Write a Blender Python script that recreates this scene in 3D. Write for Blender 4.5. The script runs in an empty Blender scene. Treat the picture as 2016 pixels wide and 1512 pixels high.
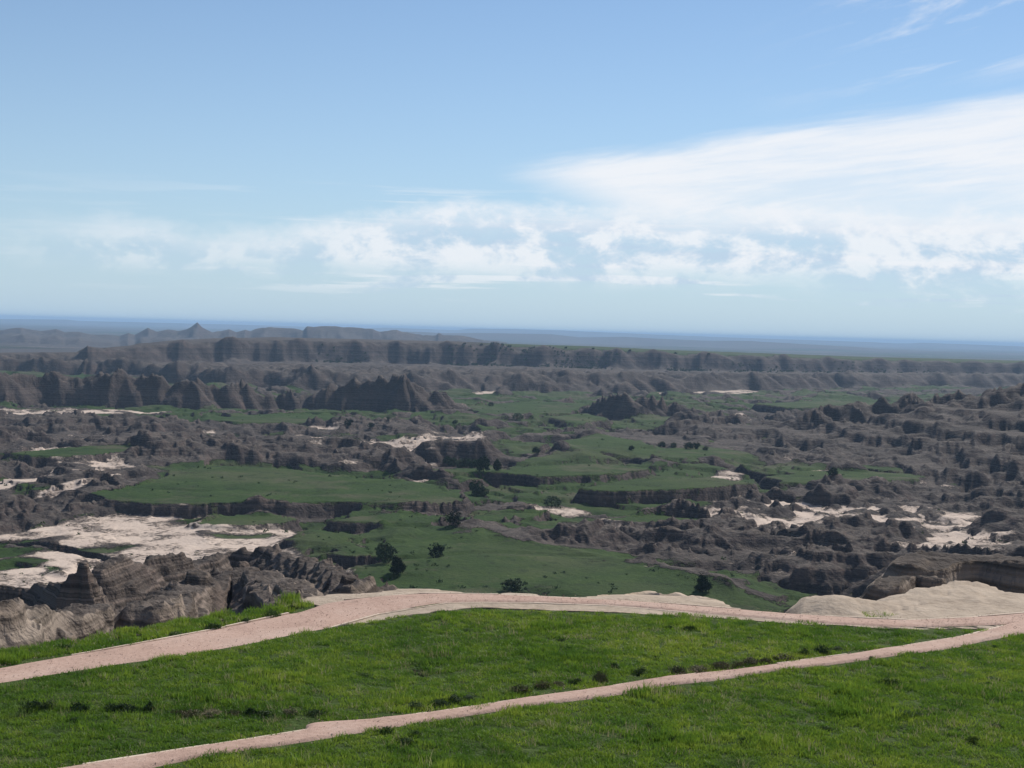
import bpy, math, random
import numpy as np
from mathutils import Vector, Matrix

random.seed(7)
rng = np.random.default_rng(7)
R_ = math.radians
scene = bpy.context.scene
col = scene.collection

# ------------------------------------------------------------------ camera
FPX = 2770.0                       # focal length in photograph pixels (2016 wide)
CAMZ = 8.0
HOR, TILT = 650.0, 0.027           # horizon row at the middle column and its slope
roll = math.atan(TILT)
pitch = math.atan((756.0 - HOR) * math.cos(roll) / FPX)
fwd = Vector((0, math.cos(pitch), -math.sin(pitch)))
h0 = Vector((1, 0, 0)); u0 = h0.cross(fwd)
RT = (h0 * math.cos(roll) + u0 * math.sin(roll)).normalized()
UP = (u0 * math.cos(roll) - h0 * math.sin(roll)).normalized()
cam_d = bpy.data.cameras.new('camera')
cam = bpy.data.objects.new('camera', cam_d); col.objects.link(cam)
m = Matrix((RT, UP, -fwd)).transposed().to_4x4(); m.translation = (0, 0, CAMZ)
cam.matrix_world = m
cam_d.sensor_width = 36.0
cam_d.lens = 36.0 * FPX / 2016.0
cam_d.clip_start = 0.2; cam_d.clip_end = 120000
scene.camera = cam

# ------------------------------------------------------------------ world, sun, exposure
SUN_AZ, SUN_EL = R_(30), R_(37)
world = bpy.data.worlds.new('World'); scene.world = world; world.use_nodes = True
scene.view_settings.view_transform = 'Standard'
scene.view_settings.look = 'None'
scene.view_settings.gamma = 1.0
scene.view_settings.exposure = 0.0
scene.cycles.use_denoising = True
scene.cycles.max_bounces = 6
scene.cycles.volume_bounces = 1
scene.cycles.transparent_max_bounces = 8

sun_d = bpy.data.lights.new('sun', 'SUN'); sun_d.energy = 5.0; sun_d.angle = R_(0.53)
sun_d.color = (1.0, 0.95, 0.87)
sun = bpy.data.objects.new('sun', sun_d); col.objects.link(sun)
sv = Vector((math.sin(SUN_AZ) * math.cos(SUN_EL), math.cos(SUN_AZ) * math.cos(SUN_EL), math.sin(SUN_EL)))
sun.rotation_euler = sv.to_track_quat('Z', 'Y').to_euler()


class NT:
    """small helper to write node trees as expressions"""
    def __init__(self, tree):
        self.t = tree; tree.nodes.clear()
    def n(self, typ, **kw):
        nd = self.t.nodes.new(typ)
        for k, v in kw.items(): setattr(nd, k, v)
        return nd
    def put(self, sock, v):
        if hasattr(v, 'is_linked') or isinstance(v, bpy.types.NodeSocket): self.t.links.new(v, sock)
        elif v is not None:
            try: sock.default_value = v
            except Exception: sock.default_value = (*v, 1.0)
    def m(self, op, a, b=None, c=None, clamp=False):
        nd = self.n('ShaderNodeMath', operation=op, use_clamp=clamp)
        self.put(nd.inputs[0], a)
        if b is not None: self.put(nd.inputs[1], b)
        if c is not None: self.put(nd.inputs[2], c)
        return nd.outputs[0]
    def ss(self, v, lo, hi):
        nd = self.n('ShaderNodeMapRange', interpolation_type='SMOOTHSTEP')
        self.put(nd.inputs[0], v); self.put(nd.inputs[1], lo); self.put(nd.inputs[2], hi)
        nd.inputs[3].default_value = 0; nd.inputs[4].default_value = 1
        return nd.outputs[0]
    def noise(self, vec, scale, detail=4, rough=0.55, dist=0.0):
        nd = self.n('ShaderNodeTexNoise')
        self.put(nd.inputs['Vector'], vec); nd.inputs['Scale'].default_value = scale
        nd.inputs['Detail'].default_value = detail; nd.inputs['Roughness'].default_value = rough
        nd.inputs['Distortion'].default_value = dist
        return nd.outputs[0]
    def mix(self, f, a, b):
        nd = self.n('ShaderNodeMix', data_type='RGBA')
        self.put(nd.inputs[0], f); self.put(nd.inputs[6], a); self.put(nd.inputs[7], b)
        return nd.outputs[2]
    def xyz(self, x, y, z):
        nd = self.n('ShaderNodeCombineXYZ')
        self.put(nd.inputs[0], x); self.put(nd.inputs[1], y); self.put(nd.inputs[2], z)
        return nd.outputs[0]
    def ramp(self, f, stops):
        nd = self.n('ShaderNodeValToRGB'); cr = nd.color_ramp
        while len(cr.elements) < len(stops): cr.elements.new(0.5)
        for e, (p, c) in zip(cr.elements, stops): e.position = p; e.color = (*c, 1.0)
        self.put(nd.inputs[0], f); return nd.outputs[0]


def build_world():
    w = NT(world.node_tree)
    sky = w.n('ShaderNodeTexSky', sky_type='NISHITA', sun_disc=False, sun_elevation=SUN_EL, sun_rotation=SUN_AZ,
              altitude=900, air_density=1.0, dust_density=0.0, ozone_density=3.5)
    bg = w.n('ShaderNodeBackground'); w.t.links.new(sky.outputs[0], bg.inputs[0]); bg.inputs[1].default_value = 0.10
    tc = w.n('ShaderNodeTexCoord')
    sp = w.n('ShaderNodeSeparateXYZ'); w.t.links.new(tc.outputs['Generated'], sp.inputs[0])
    az = w.m('ARCTAN2', sp.outputs[0], sp.outputs[1])           # azimuth from +Y, clockwise
    el = w.m('ARCSINE', sp.outputs[2])
    # --- high cirrus sheet: streaks drawn out along the azimuth, tapering to a point
    sheet_top = w.m('MULTIPLY_ADD', az, 0.150, 0.122)
    st = w.noise(w.xyz(az, w.m('SUBTRACT', w.m('MULTIPLY', el, 9.0), w.m('MULTIPLY', az, 1.2)), 0.3), 4.5, 8, 0.62, 0.25)
    edge = w.m('SUBTRACT', w.m('MULTIPLY_ADD', st, 0.030, sheet_top), w.m('ADD', el, 0.015))
    c1 = w.ss(edge, -0.002, 0.016)
    tip = w.m('SUBTRACT', w.m('MULTIPLY_ADD', st, 0.10, az), w.m('MULTIPLY_ADD', edge, 2.0, 0.005))
    c1 = w.m('MULTIPLY', c1, w.ss(tip, 0.0, 0.07))
    c1 = w.m('MULTIPLY', c1, w.ss(el, 0.060, 0.090))
    c1 = w.m('MULTIPLY', c1, w.m('MULTIPLY_ADD', w.ss(st, 0.36, 0.60), 0.42, 0.56))
    # --- long bank of broken cloud: flat-topped, lumpy below
    wv = w.noise(w.xyz(az, w.m('MULTIPLY', el, 3.0), 0.0), 7.0, 3, 0.5)
    pf = w.noise(w.xyz(w.m('ADD', az, w.m('MULTIPLY', wv, .05)), w.m('MULTIPLY', el, 1.5), 1.7), 26.0, 10, 0.64, 0.1)
    lo = w.noise(w.xyz(az, w.m('MULTIPLY', el, 4.0), 4.1), 7.0, 7, 0.58, 0.2)
    big = w.noise(w.xyz(az, 0.0, 8.3), 6.5, 3, 0.55)
    top = w.m('MULTIPLY_ADD', w.ss(az, -0.18, -0.04), 0.020, 0.072)
    top = w.m('MULTIPLY_ADD', big, 0.030, w.m('MULTIPLY_ADD', pf, 0.030, w.m('SUBTRACT', top, 0.030)))
    d2 = w.m('SUBTRACT', top, el)
    bot = w.m('MULTIPLY_ADD', lo, 0.050, 0.002)
    mixn = w.m('ADD', w.m('MULTIPLY', lo, 0.5), w.m('MULTIPLY', pf, 0.5))
    c2 = w.m('MULTIPLY', w.ss(d2, -0.002, w.m('MULTIPLY_ADD', w.ss(az, -0.05, 0.10), -0.008, 0.016)), w.ss(el, bot, w.m('ADD', bot, 0.024)))
    c2 = w.m('MULTIPLY', c2, w.m('MULTIPLY_ADD', w.ss(mixn, 0.39, 0.55), 0.50, 0.42))
    c2 = w.m('MULTIPLY', c2, w.m('MULTIPLY_ADD', w.ss(az, -0.24, -0.06), 0.40, 0.55))
    c2 = w.m('MULTIPLY', c2, w.m('MULTIPLY_ADD', w.ss(az, -0.36, -0.24), 0.85, 0.15))
    # --- thin high wisps
    wn = w.noise(w.xyz(az, w.m('SUBTRACT', w.m('MULTIPLY', el, 6.0), w.m('MULTIPLY', az, 1.5)), 9.0), 6.5, 7, 0.62, 0.4)
    c3 = w.m('MULTIPLY', w.ss(w.m('SUBTRACT', el, w.m('MULTIPLY', az, 0.16)), 0.115, 0.150), w.ss(wn, 0.46, 0.68))
    c3 = w.m('MULTIPLY', c3, w.m('MULTIPLY', w.ss(az, 0.14, 0.32), 0.9))
    # --- flat strips low down and detached above the bank
    ln = w.noise(w.xyz(az, w.m('MULTIPLY', el, 20.0), 2.2), 5.0, 6, 0.6)
    c4 = w.m('MULTIPLY', w.ss(ln, 0.52, 0.63), w.m('MULTIPLY', w.ss(el, 0.014, 0.030), w.m('SUBTRACT', 1.0, w.ss(el, 0.085, 0.105))))
    c4 = w.m('MULTIPLY', c4, w.m('MULTIPLY_ADD', w.ss(az, -0.3, 0.0), 0.55, 0.10))
    inv = w.m('MULTIPLY', w.m('SUBTRACT', 1.0, c1), w.m('SUBTRACT', 1.0, c2))
    inv = w.m('MULTIPLY', inv, w.m('MULTIPLY', w.m('SUBTRACT', 1.0, c3), w.m('SUBTRACT', 1.0, c4)))
    fac = w.m('SUBTRACT', 1.0, inv, clamp=True)
    fac = w.m('MULTIPLY', fac, 0.95)
    # thick parts of the bank turn blue grey, crests stay white
    shade = w.m('MULTIPLY', w.ss(d2, 0.005, 0.026), w.ss(w.m('ADD', w.m('MULTIPLY', pf, .65), w.m('MULTIPLY', lo, .35)), 0.56, 0.44))
    shade = w.m('MULTIPLY', shade, w.m('SUBTRACT', 1.0, w.m('MULTIPLY', c1, 0.5)))
    colr = w.mix(shade, (0.90, 0.92, 0.96, 1), (0.53, 0.66, 0.82, 1))
    cb = w.n('ShaderNodeBackground'); w.put(cb.inputs[0], colr); cb.inputs[1].default_value = 1.0
    # milky air low over the whole horizon
    vb = w.n('ShaderNodeBackground'); vb.inputs[0].default_value = (0.44, 0.605, 0.76, 1); vb.inputs[1].default_value = 1.0
    vm = w.n('ShaderNodeMixShader'); w.put(vm.inputs[0], w.m('MULTIPLY', w.m('POWER', w.m('SUBTRACT', 1.0, w.m('ABSOLUTE', sp.outputs[2])), 7.5), 0.92))
    w.t.links.new(bg.outputs[0], vm.inputs[1]); w.t.links.new(vb.outputs[0], vm.inputs[2])
    mx = w.n('ShaderNodeMixShader'); w.put(mx.inputs[0], fac)
    w.t.links.new(vm.outputs[0], mx.inputs[1]); w.t.links.new(cb.outputs[0], mx.inputs[2])
    out = w.n('ShaderNodeOutputWorld'); w.t.links.new(mx.outputs[0], out.inputs[0])
build_world()

# ------------------------------------------------------------------ helpers
ZF = -43.0                                           # level of the valley floor

def ray(px, py):
    return fwd + RT * ((px - 1008.0) / FPX) - UP * ((py - 756.0) / FPX)

def on_plane(px, py, z=0.0):
    """place surveyed from the photograph: where the line of sight meets level ground z"""
    d = ray(px, py); t = (z - CAMZ) / d.z
    return (d.x * t, d.y * t)

def at_dist(px, py, D):
    d = ray(px, py); t = D / math.hypot(d.x, d.y)
    return (d.x * t, d.y * t, CAMZ + d.z * t)

def azim(px, py=700):
    d = ray(px, py); return math.atan2(d.x, d.y)

PERM = rng.permutation(256).astype(np.int32)
GA = rng.random(256) * 2 * np.pi
GX, GY = np.cos(GA).astype(np.float32), np.sin(GA).astype(np.float32)
H1, H2 = rng.random(256).astype(np.float32), rng.random(256).astype(np.float32)

def hidx(i, j, s): return PERM[(PERM[(i + s * 57) & 255] + j) & 255]

def gn(x, y, s=0):
    xf, yf = np.floor(x), np.floor(y)
    i, j = xf.astype(np.int32), yf.astype(np.int32)
    fx, fy = (x - xf).astype(np.float32), (y - yf).astype(np.float32)
    u = fx * fx * fx * (fx * (fx * 6 - 15) + 10); v = fy * fy * fy * (fy * (fy * 6 - 15) + 10)
    a, b, c, d = hidx(i, j, s), hidx(i + 1, j, s), hidx(i, j + 1, s), hidx(i + 1, j + 1, s)
    na = GX[a] * fx + GY[a] * fy; nb = GX[b] * (fx - 1) + GY[b] * fy
    nc = GX[c] * fx + GY[c] * (fy - 1); nd = GX[d] * (fx - 1) + GY[d] * (fy - 1)
    return (na + u * (nb - na)) * (1 - v) + (nc + u * (nd - nc)) * v

def fbm(x, y, o=5, s=0, g=0.5):
    t = 0; a = 1.0; n = 0
    for k in range(o):
        t = t + a * gn(x, y, s + k); n += a; a *= g
        x, y = 1.6 * x - 1.2 * y + 3.1, 1.2 * x + 1.6 * y + 7.7
    return t / n * 1.5

def ridged(x, y, o=4, s=0, g=0.5):
    t = 0; a = 1.0; n = 0
    for k in range(o):
        t = t + a * (1 - 2.2 * np.abs(gn(x, y, s + k))); n += a; a *= g
        x, y = 1.6 * x - 1.2 * y + 5.3, 1.2 * x + 1.6 * y + 1.9
    return t / n

def sst(v, lo, hi):
    t = np.clip((v - lo) / (hi - lo), 0, 1); return t * t * (3 - 2 * t)

def polyline(X, Y, P, closed=False):
    """distance, arc length, height on the line and side for every point"""
    P = np.asarray(P, dtype=np.float32)
    n = len(P) if closed else len(P) - 1
    bd = np.full(X.shape, 1e9, np.float32); bs = np.zeros_like(bd); bz = np.zeros_like(bd); bside = np.zeros_like(bd)
    acc = 0.0
    for k in range(n):
        a, b = P[k], P[(k + 1) % len(P)]
        ex, ey = b[0] - a[0], b[1] - a[1]; L2 = ex * ex + ey * ey + 1e-9; L = math.sqrt(L2)
        dx, dy = X - a[0], Y - a[1]
        t = np.clip((dx * ex + dy * ey) / L2, 0, 1)
        d = np.hypot(dx - t * ex, dy - t * ey)
        w = d < bd
        bd = np.where(w, d, bd); bs = np.where(w, acc + t * L, bs)
        if P.shape[1] > 2: bz = np.where(w, a[2] + t * (b[2] - a[2]), bz)
        bside = np.where(w, np.sign(ex * dy - ey * dx), bside)
        acc += L
    return bd, bs, bz, bside

def inside(X, Y, P):
    r = np.zeros(X.shape, bool); n = len(P)
    for k in range(n):
        x1, y1 = P[k][:2]; x2, y2 = P[(k + 1) % n][:2]
        if y1 == y2: continue
        c = ((y1 > Y) != (y2 > Y)) & (X < (x2 - x1) * (Y - y1) / (y2 - y1) + x1)
        r ^= c
    return r

def sdist(X, Y, P, pad=60.0):
    """signed distance, positive inside; -pad far away"""
    A = np.asarray(P)[:, :2]
    out = np.full(X.shape, -pad, np.float32)
    bb = (X > A[:, 0].min() - pad) & (X < A[:, 0].max() + pad) & (Y > A[:, 1].min() - pad) & (Y < A[:, 1].max() + pad)
    if not bb.any(): return out
    x, y = X[bb], Y[bb]
    d = polyline(x, y, A, True)[0]
    out[bb] = np.where(inside(x, y, A), d, -d)
    return out

def lpoly(pts, z=ZF): return [on_plane(x, y, z) for x, y in pts]

# ------------------------------------------------------------------ terrain sampling (a fan of rows, finer near the viewpoint)
rows = [np.linspace(2, 25, 24, endpoint=False), np.arange(25, 75, 0.36), np.arange(75, 200, 0.50)]
def geo(a, b, q):
    n = int(math.log(b / a) / math.log(q)); return a * (b / a) ** (np.arange(n) / n)
rows += [geo(200, 480, 1.0036), geo(480, 1000, 1.0038), geo(1000, 2500, 1.0046), geo(2500, 6500, 1.009), geo(6500, 60000, 1.035), np.array([60000.0])]
rr = np.concatenate(rows).astype(np.float32)
tt = np.concatenate([np.linspace(-math.pi, -0.62, 34, endpoint=False), np.linspace(-0.62, -0.385, 36, endpoint=False),
                     np.linspace(-0.385, 0.385, 900, endpoint=False), np.linspace(0.385, 0.62, 36, endpoint=False),
                     np.linspace(0.62, math.pi, 35)]).astype(np.float32)
NR, NTH = len(rr), len(tt)
RRg, TTg = np.meshgrid(rr, tt, indexing='ij')
X, Y = RRg * np.sin(TTg), RRg * np.cos(TTg)
dr = np.gradient(rr)
def band(a, b): return slice(int(np.searchsorted(rr, a)), int(np.searchsorted(rr, b)))

# ------------------------------------------------------------------ bench (the grassy shelf the paths run over)
BENCH = [on_plane(x, y) for x, y in [(-900, 1470), (-600, 1405), (-200, 1325), (0, 1288), (100, 1272), (180, 1258), (330, 1229), (450, 1208),
        (560, 1187), (588, 1172), (660, 1161), (720, 1160), (780, 1155), (850, 1155), (930, 1162), (960, 1166), (1000, 1158), (1050, 1160), (1080, 1166),
        (1200, 1166), (1300, 1170), (1400, 1180), (1440, 1191), (1500, 1199), (1575, 1205), (1592, 1182), (1640, 1172), (1690, 1177), (1730, 1181),
        (1775, 1166), (1800, 1158), (1850, 1150), (1900, 1146), (1950, 1151), (1985, 1163), (2060, 1170), (2200, 1160), (2500, 1150), (2900, 1150)]]
BENCH += [(60, 30), (60, -60), (-60, -60), (-60, 10)]

def bench_h(x, y):
    x = np.asarray(x, np.float32); y = np.asarray(y, np.float32)
    r = np.hypot(x, y); f = np.clip(1 - r / 25.0, 0, 1)
    knoll = 6.3 * f ** 1.15
    knoll = np.where(y < 0, np.maximum(knoll, 6.3 * np.clip(1 - np.abs(x) / 25.0, 0, 1) ** 1.15), knoll)
    und = 0.10 * gn(x / 9, y / 9, 3) + 0.05 * gn(x / 3.1, y / 3.1, 4)
    return knoll + und * sst(r, 8, 26)

MOUNDS = [  # pale clay swellings on the shelf edge: crest points (px, py, distance), half width, name
    ('clay_mound', [(1600, 1177, 43.2), (1640, 1173, 43.0), (1690, 1181, 43.2), (1725, 1191, 43.2)], 1.7),
    ('clay_mound', [(1815, 1176, 47), (1850, 1166, 49), (1900, 1159, 50), (1945, 1162, 49.5)], 4.0),
    ('clay_mound', [(1160, 1168, 46), (1240, 1166, 46), (1330, 1170, 45.5), (1400, 1178, 44.5)], 1.9),
]

# ------------------------------------------------------------------ ridges: crest lines surveyed as (px, py of the top, distance)
def fl(px, py, z=ZF):
    x, y = on_plane(px, py, z); return math.hypot(x, y)

RIDGES = []   # name, crest, slope towards viewer, slope away, flat half width, crest roughness, label, category, reach
def add_ridge(name, crest, sn, sf, w, rough, label=None, cat=None, conc=1.0, wl=None):
    RIDGES.append(dict(name=name, P=[at_dist(*c) for c in crest], sn=sn, sf=sf, w=w, rough=rough, label=label, cat=cat, conc=conc, wl=wl))

# left foreground outcrops below the shelf
add_ridge('rock_formation', [(-400, 1185, 150), (-60, 1162, 150), (0, 1157, 150), (57, 1160, 148), (81, 1152, 145), (110, 1148, 140), (136, 1136, 138), (166, 1120, 138), (176, 1134, 140), (186, 1150, 144), (194, 1168, 148)],
          1.7, 2.4, 0.3, 0.8, 'tall dark eroded fin with a leaning peak at the edge of the pale sand flat', 'rock formation')
add_ridge('rock_formation', [(196, 1126, 158), (215, 1103, 162), (243, 1098, 165), (264, 1110, 167), (268, 1101, 170), (302, 1103, 172), (335, 1101, 174), (345, 1094, 175), (356, 1089, 176), (364, 1101, 177),
          (415, 1101, 182), (437, 1093, 185), (440, 1085, 186), (466, 1080, 186), (524, 1081, 184), (535, 1088, 178), (562, 1097, 168), (598, 1108, 152), (640, 1115, 135), (671, 1139, 112), (690, 1155, 95)],
          1.05, 2.2, 0.6, 0.9, 'broad layered badlands outcrop with small pinnacles between the sand flat and the wide path', 'rock formation')
add_ridge('rock_formation', [(300, 1195, 82), (340, 1176, 90), (383, 1156, 100), (439, 1127, 112), (475, 1126, 112), (528, 1142, 100), (562, 1158, 86), (585, 1178, 66)],
          1.1, 1.6, 1.2, 0.4, 'fluted round-backed rock spur right below the grass strip beside the wide path', 'rock formation')
add_ridge('rock_formation', [(-300, 1230, 46), (-60, 1206, 50), (0, 1199, 53), (40, 1204, 54), (75, 1212, 55), (132, 1214, 58), (170, 1210, 60), (190, 1214, 62), (230, 1225, 62), (280, 1231, 60)],
          1.5, 1.5, 0.9, 0.5, 'low brown rock shoulder with dark hollows next to the grass strip', 'rock formation')
add_ridge('rock_formation', [(690, 1156, 75), (712, 1150, 76), (735, 1147, 78), (752, 1155, 78), (775, 1152, 80), (800, 1162, 80)],
          1.6, 1.6, 0.2, 0.4, 'small pale rocky knobs peeking over the bare shelf edge', 'rock formation')
# right foreground rock wall and blocks
add_ridge('rock_wall', [(1812, 1116, 66), (1822, 1103, 67), (1850, 1099, 68), (1900, 1098, 69), (1960, 1100, 69), (2016, 1102, 68), (2200, 1098, 70), (2500, 1096, 74)],
          3.4, 1.2, 1.2, 0.15, 'tan rock wall with a dark crack behind the pale clay mound', 'rock')
add_ridge('rock_block', [(1745, 1156, 54), (1775, 1140, 57), (1810, 1138, 58), (1835, 1142, 57)],
          2.6, 1.4, 0.5, 0.3, 'weathered grey rock block in front of the tan rock wall', 'rock')
# valley
D0 = fl(400, 797)
add_ridge('eroded_ridge', [(x, y, D0 + 12 * math.sin(x * 0.013)) for x, y in [(-500, 730), (-200, 738), (0, 735), (38, 733), (52, 739), (80, 739), (94, 734), (118, 733), (139, 745), (174, 741), (194, 740), (222, 746),
          (240, 741), (257, 749), (278, 741), (295, 738), (319, 746), (333, 757), (368, 748), (389, 748), (403, 761), (427, 767), (465, 759), (483, 755), (497, 771), (538, 790),
          (573, 769), (590, 783), (630, 772), (642, 762), (650, 770), (656, 756), (667, 770), (691, 755), (704, 751), (760, 746), (774, 741), (808, 741), (829, 755), (843, 769), (878, 773), (905, 795)]],
          0.75, 0.9, 2.0, 4.5, 'long jagged dark ridge of spires and buttresses standing on the valley floor', 'ridge', 0.8)
D1 = fl(1225, 816)
add_ridge('butte', [(1152, 802, D1 + 20), (1173, 794, D1 + 12), (1204, 786, D1), (1216, 774, D1), (1226, 779, D1), (1242, 789, D1), (1277, 794, D1 + 8), (1300, 797, D1 + 12), (1340, 803, D1 + 16), (1390, 812, D1 + 20)],
          0.75, 0.9, 0.4, 1.2, 'lone pointed brown butte rising from the green valley floor', 'butte')
D2 = fl(900, 905)
add_ridge('rocky_hill', [(800, 897, D2), (843, 869, D2 + 5), (864, 866, D2 + 8), (902, 868, D2 + 8), (930, 870, D2 + 6), (954, 863, D2 + 4), (968, 879, D2 + 2), (989, 889, D2), (1015, 903, D2 - 6)],
          0.7, 0.7, 1.0, 1.2, 'dark gullied hill with a row of junipers at its foot', 'hill')
D3 = fl(640, 892)
add_ridge('rocky_hill', [(420, 872, D3 + 60), (500, 860, D3 + 40), (560, 858, D3 + 20), (600, 864, D3), (680, 865, D3), (720, 878, D3), (780, 892, D3 - 5)],
          0.45, 0.7, 4.0, 1.5, 'layered dark hill with pale ledges beyond the large green terrace', 'hill')
D4 = 745.0
add_ridge('badlands_slope', [(x, y, D4) for x, y in [(2700, 735), (2300, 752), (2016, 765), (1983, 766), (1966, 773), (1954, 770), (1940, 769), (1931, 778), (1897, 776), (1869, 782), (1849, 793), (1820, 793), (1806, 785),
          (1783, 788), (1763, 793), (1737, 797), (1714, 800), (1683, 801), (1674, 806), (1623, 809), (1583, 821), (1549, 829), (1500, 836)]],
          0.10, 0.6, 6.0, 1.5, 'broad dark gullied badlands slope climbing to a knobbly skyline', 'hillside', 1.0)
D5 = fl(1500, 1080)
add_ridge('badlands_bank', [(1060, 1062, D5 + 20), (1130, 1056, D5 + 15), (1200, 1052, D5 + 12), (1290, 1046, D5 + 6), (1350, 1043, D5), (1400, 1040, D5), (1480, 1045, D5), (1540, 1056, D5), (1600, 1068, D5), (1700, 1068, D5), (1800, 1072, D5),
          (1900, 1072, D5), (2016, 1078, D5), (2400, 1085, D5)],
          0.45, 0.7, 2.5, 1.4, 'dark low bank of gullied hills in front of the pale gravelly flat', 'hill')
D6 = fl(1500, 1128)
add_ridge('badlands_bank', [(1330, 1120, D6 + 25), (1420, 1100, D6 + 20), (1480, 1096, D6 + 12), (1560, 1100, D6), (1650, 1092, D6), (1740, 1096, D6), (1850, 1088, D6), (2016, 1092, D6 - 10), (2400, 1100, D6 - 20)],
          0.5, 0.6, 2.0, 1.6, 'darkest bank of broken rock with slits of pale sand below the gullied hills', 'hill')
D7 = fl(1230, 1000)
for px, top, base, half, lab in [(1395, 795, 800, 60, 'small flat dark hillock beyond the lone pointed butte'), (1185, 764, 778, 24, None), (1265, 766, 779, 26, None), (1350, 765, 780, 22, None), (1720, 768, 784, 50, None)]:
    D = fl(px, base)
    add_ridge('conical_mound', [(px - half, base - 2, D), (px - half * .4, (top + base) / 2 - 2, D), (px, top, D), (px + half * .4, (top + base) / 2, D), (px + half, base - 1, D)], 0.6, 0.7, 0.3, 0.8,
              lab or 'small grey cone hill at the foot of the long escarpment', 'hill')

# flat-topped terraces of the valley (px outline on their top), height above the floor, edge run
MESAS = [
    ([(178, 972), (300, 948), (330, 925), (450, 918), (560, 924), (640, 934), (760, 942), (830, 950), (900, 972), (905, 988), (830, 992), (700, 989), (560, 992), (420, 990), (300, 994), (230, 984)], 4.5, 2.5),
    ([(20, 892), (120, 880), (260, 878), (300, 884), (180, 896), (60, 900)], 4.0, 3),
    ([(375, 1030), (420, 1014), (540, 1013), (600, 1020), (560, 1030), (470, 1034)], 2.0, 2.5),
    ([(560, 1062), (600, 1052), (680, 1050), (720, 1058), (640, 1066)], 3.0, 2),
    ([(1132, 962), (1230, 945), (1400, 940), (1500, 950), (1390, 958), (1275, 966), (1200, 968)], 6.0, 2.0),
    ([(660, 1024), (740, 1012), (860, 1012), (900, 1020), (850, 1030), (760, 1032)], 4.0, 2.0),
    ([(880, 1018), (960, 1006), (1080, 1008), (1060, 1020), (960, 1026)], 3.0, 2.0),
    ([(960, 928), (1040, 915), (1220, 915), (1300, 925), (1180, 935), (1060, 938)], 4.5, 2.5),
    ([(840, 925), (900, 918), (985, 921), (985, 928), (900, 931)], 4.0, 2.0),
    ([(1500, 935), (1640, 926), (1820, 932), (1830, 945), (1660, 950), (1540, 946)], 3.0, 4.0),
    ([(1100, 872), (1180, 856), (1215, 862), (1230, 880), (1150, 890)], 5.0, 14.0),
    ([(850, 1075), (950, 1052), (1060, 1076), (1230, 1104), (1380, 1140), (1200, 1170), (950, 1150), (860, 1110)], 3.0, 30.0),
    ([(390, 824), (520, 815), (700, 820), (640, 832), (470, 832)], 3.0, 4.0),
    ([(900, 800), (1050, 790), (1160, 795), (1120, 812), (960, 815)], 2.5, 4.0),
    ([(1080, 820), (1160, 812), (1190, 822), (1130, 832)], 4.0, 12.0),
    ([(1480, 795), (1600, 788), (1740, 792), (1700, 800), (1560, 803)], 6.0, 4.0),
    ([(1170, 1018), (1300, 1010), (1420, 1022), (1360, 1034), (1240, 1030)], 2.5, 3.0),
    ([(620, 1088), (680, 1080), (730, 1090), (690, 1098)], 3.0, 2.0),
    ([(1290, 888), (1380, 878), (1480, 890), (1400, 902)], 3.0, 10.0),
]
# broken rocky ground
ROCK = [
    [(-600, 815), (100, 822), (400, 834), (620, 830), (830, 838), (960, 852), (1000, 905), (880, 902), (780, 932), (640, 922), (450, 908), (330, 918), (180, 915), (0, 905), (-600, 960)],
    [(-600, 950), (150, 905), (310, 925), (290, 950), (190, 975), (270, 1005), (200, 1020), (0, 1045), (-600, 1100)],
    [(1400, 880), (1560, 815), (2700, 780), (2700, 1230), (1720, 1190), (1560, 1150), (1350, 1120), (1200, 1095), (1060, 1070), (1180, 1050), (1290, 1040), (1300, 1000), (1240, 975), (1290, 960), (1500, 962), (1820, 950), (1830, 935), (1640, 920), (1500, 915), (1480, 895)],
    [(480, 1000), (620, 992), (830, 990), (850, 1004), (700, 1012), (520, 1010)],
    [(1380, 815), (1560, 800), (1720, 812), (1600, 850), (1420, 870), (1330, 845)],
    [(780, 905), (900, 940), (900, 955), (800, 945)],
]
SAND = [
    [(-400, 1190), (-300, 1080), (0, 1045), (120, 1028), (300, 1012), (440, 1015), (360, 1030), (470, 1040), (560, 1035), (600, 1060), (560, 1085), (640, 1120), (700, 1135), (680, 1160), (400, 1200), (0, 1240)],
    [(40, 905), (120, 895), (260, 905), (300, 930), (180, 925), (80, 915)],
    [(1290, 962), (1400, 966), (1500, 980), (1400, 1000), (1280, 990)],
    [(1330, 1000), (1500, 985), (1700, 992), (1900, 1010), (2000, 1050), (1760, 1062), (1520, 1044), (1400, 1026)],
    [(1090, 1040), (1180, 1032), (1300, 1036), (1240, 1050), (1120, 1052)],
    [(1370, 935), (1440, 930), (1500, 936), (1400, 942)], [(1560, 942), (1620, 936), (1680, 944), (1600, 948)],
    [(690, 1070), (712, 1062), (700, 1080), (715, 1092), (700, 1090)],
    [(790, 938), (860, 942), (900, 950), (830, 952)],
    [(1235, 1146), (1270, 1142), (1290, 1148), (1250, 1152)], [(950, 1132), (985, 1128), (990, 1134), (965, 1138)],
    [(1380, 1105), (1480, 1100), (1500, 1110), (1420, 1118)], [(1500, 1090), (1650, 1100), (1620, 1106)],
    [(0, 806), (160, 806), (330, 812), (180, 820), (0, 818)],
    [(1000, 1000), (1120, 1000), (1180, 1015), (1090, 1022)],
    [(930, 772), (1010, 770), (1010, 775), (930, 777)], [(1300, 768), (1500, 766), (1500, 774), (1300, 778)],
    [(660, 1045), (730, 1040), (740, 1056), (690, 1060)],
]
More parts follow.
